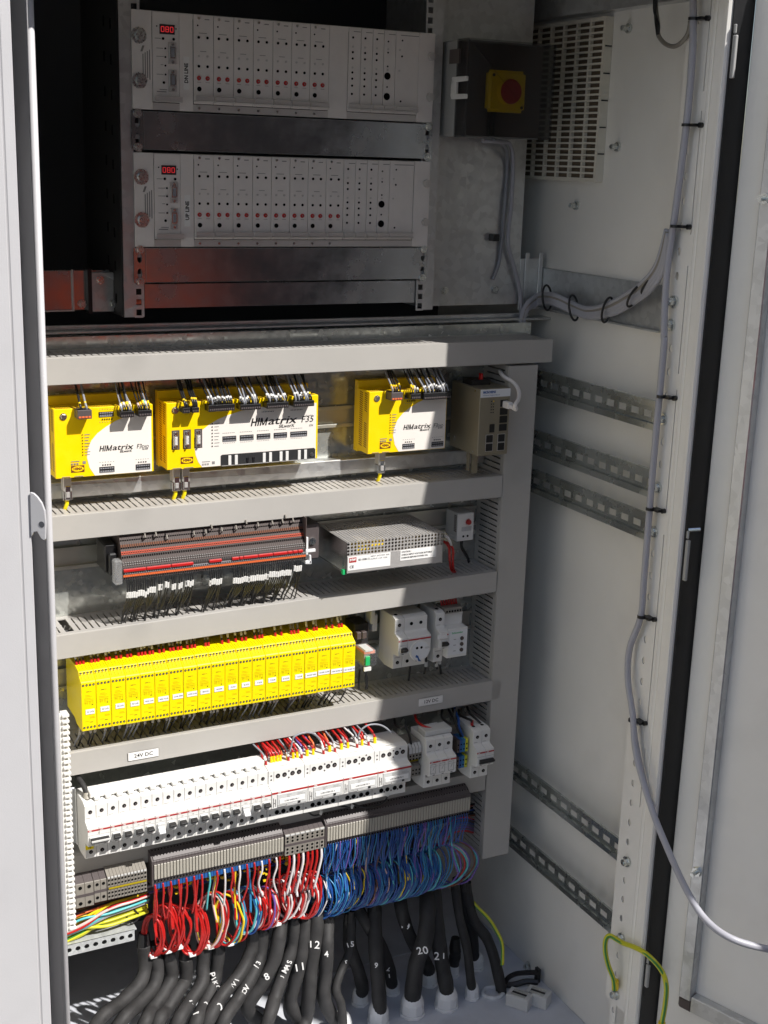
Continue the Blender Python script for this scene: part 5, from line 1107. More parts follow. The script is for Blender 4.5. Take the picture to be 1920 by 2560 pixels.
# ---------------------------------------------------------------- perforated bar and the bundle lying above it
pb = thing('perforated_bar', 'galvanised bar with round holes under the yellow wire bundle', 'bar', (360, -10, 375))
m8 = lambda u, v, w_: (u, -10+w_, v)
b = MB(); x = 284
while x < 415: b.hcell(x, 386.5, 7.0, 9.5, 4.1, 4.1, m8, 1.5); x += 14.0
b.build('bar_face', 'galvb', pb)
MB().box(277, 421, -8.5, 16, 394.5, 396).build('bar_top', 'galvb', pb)
MB().box(300, 306, -22, -10, 382, 392).box(301, 305, -20, -12, 366, 378).build('bar_bolt', 'wht', pb, bevel=1.5)
cols = ['yg']*7+['yw']*5+['pinkw', 'redw', 'vw', 'vw', 'cyw', 'cyw', 'orange', 'gryw', 'whw', 'yg', 'gw', 'gw', 'wire', 'wire']
for k, m_ in enumerate(cols):
    lo = m_ in ('yg', 'gw'); z0 = (404 if lo else 418)+rnd.uniform(-4, 9)+(0 if lo else rnd.uniform(0, 14)); z1 = (404 if lo else 424)+rnd.uniform(0, 16)
    y = rnd.uniform(-14, 10)
    pts = [(268, y+4, z0-rnd.uniform(0, 14)), (300, y, z0-4), (335, y-2, z0+rnd.uniform(2, 7)), (375, y, z1+6), (415, y+4, z1+8), (445, y+14, z1+6)]
    wire('%s wire lying in the bundle above the perforated bar' % {'yg': 'yellow-green', 'yw': 'yellow', 'pinkw': 'pale pink', 'redw': 'red', 'vw': 'violet', 'cyw': 'pale cyan', 'orange': 'orange', 'gryw': 'grey', 'whw': 'white', 'gw': 'dark green', 'wire': 'black'}[m_], 'bundle of coloured wires above the perforated bar', pts, rnd.uniform(1.9, 2.7), m_)
for k in range(10):
    z0 = 448+rnd.uniform(-8, 6)
    wire('dark wire running under the bottom terminals', 'dark wires under the bottom terminals', [(275, 10, z0-22), (320, 6, z0-4), (380, 4, z0+4), (450, 8, z0+rnd.uniform(0, 10)), (520, 16, z0+4)], 2.2, rnd.choice(['wire', 'wire', 'browny', 'gryw']))
tag(MB().tube([(x_, 2, z_) for x_, z_ in ((412, 436), (420, 425), (428, 412), (424, 404), (414, 402), (408, 415), (410, 430))], 1.6, closed=True).build('cable_tie', 'black', None, smooth=True), 'black cable tie round the coloured bundle beside the red coils', 'cable tie')
class Mass:
    def __init__(s): s.d = {}
    def add(s, pts, r, m, n=6): s.d.setdefault(m, MB()).tube(pts, r, n=n)
    def done(s, label, grp):
        t = thing('wire_mass', label, 'wires', (700, 0, 440)); t['kind'] = 'stuff'
        for m, b in s.d.items(): b.build('wires', m, t, smooth=True, stuff=True)
# background wires filling the space behind the coils
mass = Mass()
bgc = ['redw', 'redw', 'wire', 'wire', 'browny', 'yw', 'whw', 'wire', 'vw', 'bw']
for (xa, xb_, cc, n_) in ((440, 740, bgc, 26), (735, 1065, ['wire', 'wire', 'browny', 'redw', 'vw', 'bw', 'wire'], 22)):
    for k in range(n_):
        z0 = rnd.uniform(436, 466); y = rnd.uniform(18, 60); m_ = rnd.choice(cc)
        mass.add([(xa, y, z0+rnd.uniform(-6, 6)), (xa+(xb_-xa)*.3, y, z0+rnd.uniform(-7, 7)), (xa+(xb_-xa)*.65, y, z0+rnd.uniform(-7, 7)), (xb_, y, z0+rnd.uniform(-4, 8))], rnd.uniform(1.3, 2.2), m_)
mass.done('mass of mixed wires running along the panel behind the hanging coils', '')
yt = thing('yellow_marker_cluster', 'cluster of small yellow wire markers behind the red coils', 'markers', (600, 30, 440))
for k in range(70):
    x = rnd.uniform(455, 735); z = 452-abs(rnd.gauss(0, 12)); y = rnd.uniform(8, 16)
    MB().obox((x, y, z), (1, 0, 0), (0, 1, 0), (0, 0, 1), rnd.uniform(1.6, 3.4), 1.6, 1.4).build('marker', 'yw', yt)
# ---------------------------------------------------------------- hanging coils
def coil(label, cx, cy, cz, ry, rz, cols, r, yaw, n=5, spread=5, tie='lab', feed=None, tilt=0, grp='coils of spare wire'):
    t = thing('wire_coil', label, 'wire coil', (cx, cy, cz+rz), grp)
    ca, sa = math.cos(math.radians(yaw)), math.sin(math.radians(yaw))
    for k in range(n):
        ox = (k-(n-1)/2)*spread*.5+rnd.uniform(-1, 1)*spread*.35; a0 = rnd.uniform(.88, 1.05); b0 = rnd.uniform(.93, 1.03); tl = rnd.uniform(-.17, .17)+tilt; oy = rnd.uniform(-2, 2)
        P = []
        for j in range(16):
            a = 2*math.pi*j/16; u = ry*a0*math.sin(a)*(1.0 if math.cos(a) > 0 else .92); v = rz*b0*math.cos(a)
            jx = rnd.uniform(-1.2, 1.2)
            P.append((cx+ox+u*sa+v*tl+jx, cy+oy-u*ca, cz+v))
        MB().tube(P, r, n=6, closed=True, step=3).build('wire_turn', cols[k % len(cols)], t, smooth=True)
    if feed:
        for k in range(feed):
            m_ = cols[k % len(cols)]; fx = cx+rnd.uniform(-spread*1.3, spread*1.3)
            MB().tube([(fx-3, -12, 476), (fx-2, -13, 466), (cx+rnd.uniform(-3, 3), cy-ry*.5, cz+rz*1.0), (cx+rnd.uniform(-2, 2), cy-ry*.98, cz+rz*.2)], r, n=6).build('feed_wire', m_, t, smooth=True)
    if tie: MB().obox((cx-ry*.1, cy-1, cz-rz*.97), (1, 0, 0), (0, 1, 0), (0, 0, 1), spread*.75+2.5, 6, 2.6).build('tie', tie, t, bevel=1)
    return t
R_ = ['redw']; RW_ = ['redw', 'pinkw', 'redw', 'whw']; MX = ['redw', 'yw', 'cyw', 'pinkw', 'redw']
spec = [(660, 610, 125, 'leftmost tight red coil', R_, 5, 'lab', 42), (752, 560, 145, 'second red coil from the left', R_, 7, 'lab', 40), (820, 560, 120, 'third narrow red coil', R_, 3, 'lab', 60), (900, 575, 150, 'wide open red coil, fourth from the left', R_, 6, 'lab', 55),
 (1015, 515, 165, 'open coil of pink, yellow, cyan and red wires', ['pinkw', 'yw', 'cyw', 'redw', 'redw', 'pinkw'], 6, 'lab', 58), (1135, 500, 160, 'coil of red wires edged with light blue and yellow', ['redw', 'yw', 'cyw', 'redw', 'lbw', 'redw'], 6, 'lab', 50),
 (1228, 455, 145, 'narrow coil with blue and pale cyan wires', ['lbw', 'cyw', 'bw', 'whw'], 5, None, 50), (1290, 450, 120, 'slim dark red coil', ['redw', 'redw', 'pinkw'], 5, None, 45), (1350, 440, 125, 'red coil with violet strands', ['redw', 'vw', 'redw', 'pinkw'], 5, None, 45),
 (1425, 400, 135, 'coil of pink and red wires beside the violet one', RW_, 5, 'lab', 55), (1512, 360, 140, 'wide coil of white and red wires', ['whw', 'redw', 'pinkw', 'redw', 'redw'], 6, None, 60), (1600, 360, 140, 'red and white coil nearest the blue coils', ['redw', 'redw', 'whw', 'redw'], 6, None, 58)]
for u, v, hh, lb, cc, n_, tie, yaw in spec:
    y = -8; c = z7(u, v, y=y); top = z7(u, v-hh, y=y); rz = (top.z-c.z)
    coil(lb, c.x, y+14, c.z, rz*.5, rz, cc, 2.1, yaw*.95, n_, 4.2, tie, feed=2 if u < 1200 else 1)
bs = [(270, 340, 115, ['lbw', 'bw', 'whw']), (320, 335, 118, ['bw', 'lbw']), (365, 300, 115, ['bw', 'lbw', 'bw']), (410, 290, 118, ['bw', 'yw', 'lbw', 'bw']), (455, 285, 118, ['bw', 'vw', 'bw']), (500, 280, 118, ['lbw', 'bw', 'pinkw']), (548, 275, 118, ['bw', 'bw', 'browny']), (592, 265, 120, ['bw', 'lbw']), (636, 255, 122, ['bw', 'bw', 'cyw']), (680, 245, 122, ['lbw', 'bw']), (722, 235, 122, ['bw', 'yw', 'bw']), (768, 220, 122, ['bw', 'vw', 'lbw']), (812, 205, 124, ['bw', 'lbw', 'bw']), (858, 190, 125, ['lbw', 'cyw', 'bw', 'lbw'])]
names = ['first', 'second', 'third', 'fourth', 'fifth', 'sixth', 'seventh', 'eighth', 'ninth', 'tenth', 'eleventh', 'twelfth', 'thirteenth', 'last']
for i, (u, v, hh, cc) in enumerate(bs):
    c = z8(u, v, y=-2); top = z8(u, v-hh, y=-2); rz = top.z-c.z
    coil('%s of the blue wire coils counted from the left%s' % (names[i], ', with a yellow strand' if 'yw' in cc else ', with a violet strand' if 'vw' in cc else ''), c.x, 12, c.z, rz*.66, rz, cc, 1.35, 32, 9, 13, None, feed=5, tilt=.12)
c = z8(975, 160, y=-2); coil('round open coil of violet, cyan and red wires beside the vertical duct', c.x, 10, c.z, 46, 44, ['vw', 'cyw', 'redw', 'vw', 'whw', 'browny', 'cyw'], 1.7, 62, 8, 10, None, feed=2)
# single feed wires seen between the right cream row and the blue coils
mass = Mass()
for k in range(60):
    x = 752+k*4.6; m_ = rnd.choice(['bw', 'bw', 'lbw', 'bw', 'vw', 'lbw', 'yw' if k % 9 == 0 else 'bw'])
    mass.add([(x, -18, 477), (x+rnd.uniform(-2, 2), -19, 462), (x-3+rnd.uniform(-4, 4), -16, 440), (x-4+rnd.uniform(-5, 5), -12, 418)], 1.1, m_)
mass.done('mass of thin blue wires hanging from the right cream terminal row', '')
for k in range(17):
    x = 450+k*13
    m_ = rnd.choice(['redw', 'redw', 'redw', 'whw', 'cyw', 'vw', 'yw']) if k > 6 else 'redw'
    wire('%s wire hanging from the left cream terminal row' % {'redw': 'red', 'whw': 'white', 'cyw': 'pale cyan', 'vw': 'violet', 'yw': 'yellow'}[m_], 'thin wires under the left cream terminals', [(x, -16, 472), (x+1, -17, 455), (x-2+rnd.uniform(-3, 6), -14, 430), (x+rnd.uniform(-6, 8), -8, 400)], 1.7, m_)
for k in range(8):
    x = 677+k*8.4; m_ = ['redw', 'whw', 'redw', 'whw', 'redw', 'redw', 'redw', 'whw'][k]
    wire('thick %s wire hanging from the eight screw terminals' % ('red' if m_ == 'redw' else 'white'), 'thick wires under the screw terminals', [(x+4, -16, 474), (x+4, -18, 455), (x, -16, 430), (x-6, -12, 395)], 2.3, m_)
mass = Mass()
for k in range(16):
    z0 = 448-k*1.8; m_ = rnd.choice(['vw', 'bw', 'lbw', 'browny', 'wire', 'redw'])
    mass.add([(985, 10, z0-18), (1010, 6, z0+6), (1040, 12, z0+2), (1066, 30, z0-16), (1078, 40, z0-24)], 1.5, m_)
mass.done('wires bending towards the foot of the wide vertical duct', '')
# ---------------------------------------------------------------- incoming cables and glands
def hexp(cx, cy, z0, z1, r, n=6, rt=None):
    return MB().cyl((cx, cy, z0), (cx, cy, z1), r, rt, n=n)
def gland(label, x, y, r, h=30):
    t = thing('cable_gland', label, 'cable gland', (x, y, 80), 'grey cable glands on the floor plate'); F = 80
    MB().cyl((x, y, F+.2), (x, y, F+6), r*1.12, n=8).build('lock_nut', 'gland', t, bevel=.8)
    MB().cyl((x, y, F+6), (x, y, F+h*.62), r, r*.98, n=10).build('body', 'gland', t, bevel=.8)
    MB().cyl((x, y, F+h*.62), (x, y, F+h*.86), r*.97, r*.8, n=20).cyl((x, y, F+h*.86), (x, y, F+h), r*.8, r*.62, n=20).build('dome', 'gland', t, bevel=.8)
    return t
G = [(863.2, 65.0, 15, 'gland of cable with a bend, behind and left of the number 9 cable'), (868.9, 0.4, 19, 'pale gland at the foot of the cable numbered 9'), (932.6, 68.8, 14, 'gland at the foot of the cable leaning from upper left'), (937.3, -2.4, 22, 'largest gland, under the twenty cable'), (1009.5, 63.1, 15, 'gland half hidden behind the 20 and 21 cables'), (1004.7, -11.0, 21, 'large gland under the twenty-one cable'), (1064.6, 68.8, 12, 'gland with a cut black stub'), (1061.7, -8.1, 13, 'small gland under the thin straight cable'), (1117.8, 69.7, 14, 'farthest gland at the back right'), (794.8, -0.5, 19, 'gland in the patch of sun, right of the lit cables'), (724.5, 3.3, 19, 'lit gland below the cable numbered 11'), (650.4, 7.1, 19, 'lit gland below the cable numbered 8')]
for x, y, r, lb in G: gland(lb, x, y, r, 42 if r > 17 else 33)
def cable(label, pts, r, end=None, stripe=None, m='rubber', num=None, grp='thick black incoming cables'):
    P = [p if isinstance(p, Vector) else Vector(p) for p in pts]
    for q_ in P[1:-1]: q_.x += rnd.uniform(-2.5, 2.5); q_.z += rnd.uniform(-4, 4)
    ph_ = rnd.uniform(0, 6)
    t = thing('incoming_cable', label, 'cable', tuple(P[-1]), grp)
    MB().tube([tuple(p) for p in P], lambda s_: r*(1+.035*math.sin(s_*17+ph_)+.02*math.sin(s_*41+ph_*2)), n=14, step=9).build('sheath', m, t, smooth=True)
    MB().cyl(P[0]+Vector((0, 0, 22)), P[0], r*.75, r*1.04, n=12).build('heat_shrink', 'black', t)
    for s_, (a, b_), rot, h in (num or []):
        # painted number lying on the sheath where the sight line meets it
        best = None
        for i in range(len(P)-1):
            for k in range(20):
                q = P[i].lerp(P[i+1], k/20); v_ = q-CAM; xx = 960+FOC*v_.dot(R2)/v_.dot(FW); yy = 1280-FOC*v_.dot(U2)/v_.dot(FW); d_ = (xx-a)**2+(yy-b_)**2
                if best is None or d_ < best[0]: best = (d_, q)
        q = best[1]; dirn = (CAM-q); dirn.z *= .3; dirn.normalize(); c = q+dirn*(r+2.6)
        zax = dirn; xa = Vector((0, 0, 1)).cross(zax).normalized(); ya = zax.cross(xa)
        Rm = Matrix((xa, ya, zax)).transposed()
        ux = Rm @ Vector((math.cos(math.radians(rot)), math.sin(math.radians(rot)), 0)); n_ = len(s_)
        for ci, ch_ in enumerate(s_):
            if ch_ == ' ': continue
            text(ch_, h*1.05*rnd.uniform(.8, 1.15), tuple(c+ux*((ci-(n_-1)/2)*h*.95)+Rm @ Vector((rnd.uniform(-.8, .8), rnd.uniform(-.8, .8), 0))), 'lab', t, 'painted_number', rot=rot+rnd.uniform(-14, 14), R=Rm, bold=.3)
    return t
def Z7(L, ys): return [z7(a, b_, y=y) for (a, b_), y in zip(L, ys)]
def Z8(L, ys, k=97): return [z8(a, b_, y=y-k*i/(len(ys)-1)) for i, ((a, b_), y) in enumerate(zip(L, ys))]
def px7(a, b_): return (120+a/2.4397, 2100+b_/2.4397)
def px8(a, b_): return (700+a/2.304, 2100+b_/2.304)
ys6 = [20, 14, 0, -22, -50]
down = lambda P, dx=-25: P+[P[-1]+Vector((dx, 4, -70)), P[-1]+Vector((dx*1.4, 40, -160))]
cable('leftmost lit black cable curving down to the left', down(Z7([(585, 640), (590, 760), (560, 880), (450, 985), (320, 1110)], ys6), -40), 11.6)
cable('second lit black cable from the left', down(Z7([(650, 700), (665, 800), (640, 900), (560, 1000), (440, 1110)], ys6), -40), 11.6)
cable('third lit black cable, painted with a three', down(Z7([(735, 720), (745, 820), (715, 920), (640, 1040), (580, 1115)], ys6)), 11.6, num=[('3', px7(650, 1030), 30, 10)])
cable('fourth lit black cable from the left', down(Z7([(840, 720), (835, 840), (800, 930), (730, 1040), (680, 1115)], ys6)), 11.6, num=[('7', px7(705, 1105), 20, 9)])
cable('fifth lit black cable, painted with a five', down(Z7([(950, 640), (952, 760), (930, 870), (860, 980), (790, 1115)], ys6)), 11.6, num=[('5', px7(856, 972), 20, 11)])
cable('lit black cable painted PIKO 9 MAR', down(Z7([(1040, 680), (1030, 800), (995, 920), (940, 1030), (890, 1115)], ys6)), 11.6, num=[('PIKO', px7(1025, 840), -68, 9), ('9', px7(945, 980), 15, 9), ('MAR', px7(925, 1075), -65, 9)])
cable('lit black cable painted with a ten and NOVI', down(Z7([(1250, 600), (1238, 700), (1170, 810), (1060, 960), (975, 1110)], ys6)), 11.6, num=[('10', px7(1033, 1005), 25, 12), ('NOVI', px7(1155, 890), 55, 8)])
cable('lit black cable right of the number 10 cable', down(Z7([(1305, 570), (1300, 680), (1250, 800), (1150, 980), (1070, 1110)], ys6)), 11.6, num=[('13', px7(1275, 735), 60, 9), ('HOV', px7(1230, 920), 60, 8)])
cable('lit black cable painted with a large eight', Z7([(1420, 500), (1412, 600), (1375, 740), (1300, 880), (1225, 1010)], [20, 8, 0, -5, -5])+[Vector((650.4, 5.2, 130.0)), Vector((650.4, 7.1, 104.0))], 12.5, num=[('8', px7(1345, 820), 15, 12)])
cable('lit black cable painted SCU MAS', down(Z7([(1500, 500), (1495, 620), (1455, 780), (1385, 950), (1340, 1110)], ys6)), 11.6, num=[('SCU MAS', px7(1475, 810), 66, 8)])
cable('lit black cable painted eleven, entering a lit gland', Z7([(1575, 470), (1570, 600), (1540, 740), (1495, 900), (1480, 1000)], [20, 8, 0, 0, 0])+[Vector((724.5, 3.3, 110.0))], 12, num=[('11', px7(1540, 755), 15, 12)])
cable('lit black cable painted twelve at the edge of the shade', Z7([(1640, 440), (1635, 560), (1610, 760), (1590, 960), (1570, 1115)], [14, 4, -5, -10, -10])+[Vector((650.4, -87.0, 100.0)), Vector((650.4, -87.0, 80.0))], 12.5, num=[('12', px8(210, 585), -8, 12)])
cable('black cable entering the lit gland, half in sun', Z8([(272, 480), (270, 600), (262, 760), (250, 900)], [20, 30, 60, 90])+[Vector((783.4, -0.5, 104.0))], 12.5, num=[('4', px8(255, 640), 0, 9)])
cable('thin dark cable ending in a sunlit tip at the floor', Z8([(410, 470), (400, 640), (345, 760), (325, 850), (345, 960), (362, 1070)], [30, 24, 16, 14, 14, 16], 40), 8, num=[('15', px8(400, 590), 10, 9), ('r', px8(395, 690), 10, 7)])
cable('bent black cable behind the thin sunlit one', Z8([(400, 480), (408, 620), (450, 730), (470, 860)], [50, 70, 110, 150])+[Vector((863.2, 65.0, 102.0))], 12)
cable('straight black cable painted with a 9', Z8([(545, 400), (548, 600), (566, 760), (572, 960)], [40, 50, 70, 92])+[Vector((868.9, 0.4, 106.0))], 13, num=[('9', px8(566, 700), 0, 10)])
cable('black cable leaning across to the right behind the 9 cable', Z8([(450, 400), (500, 500), (580, 620), (625, 720), (645, 810)], [50, 60, 90, 130, 160])+[Vector((932.6, 68.8, 102.0))], 11.5, num=[('2', px8(603, 730), 0, 8), ('1', px8(617, 770), 0, 8)])
cable('black cable painted 19 crossing behind the number 20 cable', Z8([(690, 330), (715, 450), (760, 580), (830, 690), (850, 740)], [50, 60, 100, 140, 160])+[Vector((1009.5, 63.1, 102.0))], 12, num=[('19', px8(722, 480), 0, 11)])
cable('thickest black cable, painted twenty', Z8([(850, 300), (850, 450), (825, 580), (785, 700), (765, 880)], [40, 30, 40, 70, 92])+[Vector((937.3, -2.4, 108.0))], 15.5, num=[('20', px8(812, 615), 10, 12)])
cable('thick black cable painted twenty-one, right of the crossing pair', Z8([(885, 280), (895, 450), (915, 600), (942, 740), (952, 850)], [40, 44, 60, 76, 84])+[Vector((1004.7, -11.0, 108.0))], 14, num=[('21', px8(920, 650), 5, 12)])
cable('short cut black stub in a gland', [Vector((1064.6, 65.9, 142.0)), Vector((1065.5, 67.8, 125.0)), Vector((1064.6, 68.8, 104.0))], 11)
cable('thin straight black cable towards the small gland', Z8([(1010, 280), (1035, 450), (1070, 620), (1100, 820)], [50, 56, 70, 86])+[Vector((1061.7, -8.1, 104.0))], 8.5)
cable('black cable running to the farthest gland', Z8([(1060, 280), (1085, 430), (1110, 560), (1125, 670)], [60, 90, 130, 165])+[Vector((1117.8, 69.7, 104.0))], 9.5)
cable('black cable curving right into a ring of white putty', Z8([(1075, 300), (1110, 450), (1190, 560), (1240, 690), (1270, 860)], [60, 66, 74, 78, 82])+[Vector((1115.9, -15.7, 82.0))], 10.5)
pt2 = thing('putty_ring', 'lump of white putty sealing the cable hole by the small relays', 'putty', (1106.4, -13.8, 80))
MB().tube([(1104.5+20*math.cos(a)+rnd.uniform(-2, 2), -11.9+17*math.sin(a)+rnd.uniform(-2, 2), 82) for a in [k*math.pi/5 for k in range(10)]], 5, n=8, closed=True).build('putty', 'putty', pt2, smooth=True)
ew = thing('earth_wire', 'green and yellow earth wire running down beside the putty ring', 'earth wire', (1200, 80, 0))
P = Z8([(1090, 330), (1140, 390), (1200, 450), (1245, 520), (1280, 600), (1280, 720)], [60, 62, 66, 70, 72, 76])
MB().tube([tuple(p) for p in P], 3.4, n=9).build('insulation', 'yg', ew, smooth=True)
MB().tube([tuple(p+Vector((-2.6, -1.2, 0))) for p in P], 1.5, n=6).build('green_band', 'gw', ew, smooth=True)
# things lying on the floor plate
for k, (u, v) in enumerate(((545, 1090), (800, 1060))):
    c = zH(u, v, z=94); t = thing('loose_relay', ['left small relay of the two lying on the floor plate', 'right small relay of the two lying on the floor plate'][k], 'relay', (c.x, c.y, 80), 'small relays lying on the floor plate')
    ax = Vector((.82, .57, 0)); ay = Vector((-.57, .82, 0))
    MB().obox((c.x, c.y, 93), ax, ay, (0, 0, 1), 14, 22, 12.5).build('relay_case', 'wht2', t, bevel=1)
    for j in range(3): MB().obox(Vector((c.x, c.y, 106))+ax*(j*7-8), ax, ay, (0, 0, 1), 2, 14, .8).build('contact_blade', 'steel' if j != 1 else 'black', t)
    MB().obox(Vector((c.x, c.y, 97))+ax*13.6-ay*4, ax, ay, (0, 0, 1), 1.2, 7, 7).build('red_lever', 'orange', t)
bk = thing('black_bracket', 'curved black plastic bracket lying behind the two loose relays', 'bracket', (1160, 0, 80))
P = [zH(355, 880, z=90), zH(380, 810, z=98), zH(480, 750, z=104), zH(620, 730, z=106), zH(790, 725, z=106)]
MB().tube([tuple(p) for p in P], 5, n=6).build('bracket_arm', 'black', bk)
P2 = [zH(355, 900, z=86), zH(480, 890, z=86), zH(640, 850, z=90), zH(800, 860, z=90)]
MB().tube([tuple(p) for p in P2], 5.5, n=6).build('bracket_arm', 'black', bk)
c = zH(795, 770, z=96); MB().box(c.x-3, c.x+3, c.y-6, c.y+6, 84, 112).build('bracket_end', 'black', bk)
c = zH(648, 650, z=83); fb = thing('floor_bolt', 'zinc bolt standing at the back edge of the floor plate', 'bolt', (c.x, c.y, 80))
MB().cyl((c.x, c.y, 80.2), (c.x, c.y, 86), 8, n=6).cyl((c.x, c.y, 86), (c.x, c.y, 94), 4, n=10).build('bolt', 'chrome', fb)
# ---------------------------------------------------------------- cables on the right wall and post
def loose(label, pts, r, m, ties=(), cat='cable', grp=None, n=12, name='cable'):
    t = thing(name, label, cat, tuple(pts[0]), grp)
    MB().tube([tuple(p) for p in pts], r, n=n, step=6).build('sheath', m, t, smooth=True); return t
mainp = [zT(800, -60, x=1154.6), zT(798, 100, x=1154.6), zT(790, 600, x=1154.6), zT(725, 1380, x=1154.6), zD(1205, 1020, x=1154.6), zD(1165, 1300, x=1154.6), zD(1150, 1500, x=1154.6), zD(1146, 1655, x=1154.6), zR1(1060, 60, x=1154.6), zR1(1025, 440, x=1154.6), zR1(985, 900, x=1154.6), zR1(945, 1400, x=1154.6), zR1(925, 1620, x=1154.6), zR1(862, 1800, x=1154.6), zR1(852, 1980, x=1154.6), zR2(880, 200, x=1152.7), zR2(900, 430, x=1148.9), zR2(985, 730, x=1144.2)]
mainp += [zR2(1075, 960, y=-425), zR2(1190, 1210, y=-500), zR2(1300, 1380, y=-545), zR2(1450, 1490, y=-585), zR2(1659, 1550, y=-610), zR2(1800, 1560, y=-625)]
loose('long grey cable running down the right post and looping out to the open door', mainp, 5.2, 'gcab')
loose('second thin grey cable lying beside the main one low on the post', [zR2(880, 150, x=1158.3), zR2(895, 300, x=1159.3), zR2(920, 450, x=1161.2), zR2(960, 620, x=1162.1), zR2(995, 740, x=1158.3)], 3, 'gcab')
lt = loose('grey lead hanging in a loop from the top of the post', [zT(365, -40, x=1179.0), zT(370, 130, x=1179.0), zT(390, 260, x=1179.0), zT(395, 400, x=1177.1), zT(470, 500, x=1173.4), zT(570, 535, x=1167.7), zT(660, 490, x=1164.0), zT(740, 380, x=1162.1), zT(765, 240, x=1161.2)], 3.3, 'tbeige')
MB().tube([tuple(zT(a, b_, x=1175.2)) for a, b_ in ((350, -40), (350, 120), (380, 220), (400, 300), (392, 400))], 2.2).build('black_core', 'wire', lt, smooth=True)
MB().tube([tuple(zT(a, b_, x=1174.3)) for a, b_ in ((375, -40), (362, 150), (372, 300), (388, 400))], 2.2).build('black_core', 'wire', lt, smooth=True)
for k, (u, v, du) in enumerate(((1290, 92, zD), (1257, 617, zD), (1200, 1117, zD), (1045, 349, zR1), (982, 996, zR1), (932, 1617, zR1), (880, 231, zR2))):
    c = du(u, v, x=1154.6); t = thing('cable_tie', 'black cable tie on the post, %s from the top' % ['first', 'second', 'third', 'fourth', 'fifth', 'sixth', 'seventh'][k], 'cable tie', tuple(c), 'black cable ties along the post')
    MB().cyl(c+Vector((0, 0, -2)), c+Vector((0, 0, 2)), 7.2, n=14).build('tie_loop', 'black', t)
    MB().box(1155, 1167, c.y-17, c.y-1, c.z-2, c.z+2).build('tie_tail', 'black', t); MB().cyl((1162, c.y-18, c.z), (1167.5, c.y-18, c.z), 3.8, n=10).build('tie_head', 'black', t)
# bundle of grey cables swinging across to the back
for k in range(5):
    o = k-2; ox, oz = 8*o, 10.5*o
    pts = [zD(1168+ox*.5, 1150+o*8, x=1157), zD(1130+ox, 1310+oz*.6, x=1161), zD(1065+ox, 1408+oz, x=1166), zD(985+ox, 1470+oz, x=1176), zD(880+ox, 1526+oz, x=1184), zD(770+ox*.5, 1545+oz, x=1190), zD(680, 1512+oz, x=1182), zD(600, 1478+oz, x=1172), zD(530, 1478+oz, y=104), zD(470, 1515+oz*.8, y=100), zD(438+k*4, 1580, y=100), zD(425+k*8, 1690, y=90)]
    loose('%s grey cable of the bundle swinging from the post to the back' % ['topmost', 'second', 'middle', 'fourth', 'lowest'][k], pts, 4.3, 'gcab' if k != 1 else 'tbeige', grp='grey cables swinging to the back')
for k, (u, v, a_) in enumerate(((1075, 1405, .75), (1000, 1462, .6), (865, 1530, .25), (700, 1520, -.3), (568, 1470, -.2))):
    c = zD(u, v, x=1180 if k in (2, 3) else 1170); t = thing('cable_tie', 'black cable tie round the swinging grey bundle, %s from the right' % ['first', 'second', 'third', 'fourth', 'fifth'][k], 'cable tie', tuple(c), 'black cable ties round the grey bundle')
    tz = Vector((0, math.cos(a_), math.sin(a_))); up_ = tz.cross(Vector((1, 0, 0)))
    MB().tube([tuple(c+Vector((9*math.cos(q_), 0, 0))+up_*(21*math.sin(q_))) for q_ in [j*math.pi/5 for j in range(10)]], 1.9, closed=True).build('tie_loop', 'black', t, smooth=True)
# leads down from the switch box
loose('pale grey lead from the switch box down to the bundle', [zD(250, 695, y=60), zD(340, 700, y=70), zD(385, 715, y=100), zD(400, 800, y=112), zD(392, 1000, y=112), zD(375, 1190, y=112), zD(400, 1300, y=112), zD(430, 1420, y=112), zD(440, 1560, y=112), zD(425, 1700, y=110)], 3.6, 'gcab')
loose('darker lead from the switch box beside the pale one', [zD(300, 690, y=60), zD(360, 720, y=90), zD(372, 800, y=114), zD(360, 1000, y=114), zD(345, 1180, y=114), zD(330, 1300, y=116), zD(300, 1380, y=117)], 3, 'gryw')
MB().box(1093, 1106, 104, 119, 1470, 1482).build('lead_clamp', 'black', sh, bevel=1)
# earth strap from the post to the door
es2 = thing('earth_strap', 'green and yellow earth strap joining the post foot to the open door', 'earth wire', (1158, -290, 230))
P = [zS(150, 1140, x=1156.5), zS(140, 1030, x=1154.6), zS(85, 880, x=1145.2), zS(55, 740, x=1141.4), zS(60, 620, x=1143.3), zS(100, 578, x=1148.9), zS(170, 615, x=1154.6), zS(240, 655, x=1158.3), zS(340, 690, x=1156.5), zS(450, 745, x=1154.6), zS(560, 840, y=-392), zS(650, 960, y=-405), zS(688, 1100, y=-425), zS(675, 1300, y=-420), zS(645, 1470, y=-420), zS(640, 1560, y=-420)]
MB().tube([tuple(p) for p in P], 4.2, n=10).build('insulation', 'yg', es2, smooth=True)
MB().tube([tuple(p+Vector((-2.2, -3.0, .8))) for p in P], 1.9, n=6).build('green_band', 'gw', es2, smooth=True)
a, b_ = zS(158, 1040, x=1158.3), zS(158, 1130, x=1160.2); MB().cyl(a, b_, 6, n=10).build('lug_sleeve', 'yw', es2)
c = zS(642, 1475, y=-420); MB().cyl(c, c+Vector((0, 0, -30)), 6, n=10).build('lug_sleeve', 'yw', es2)
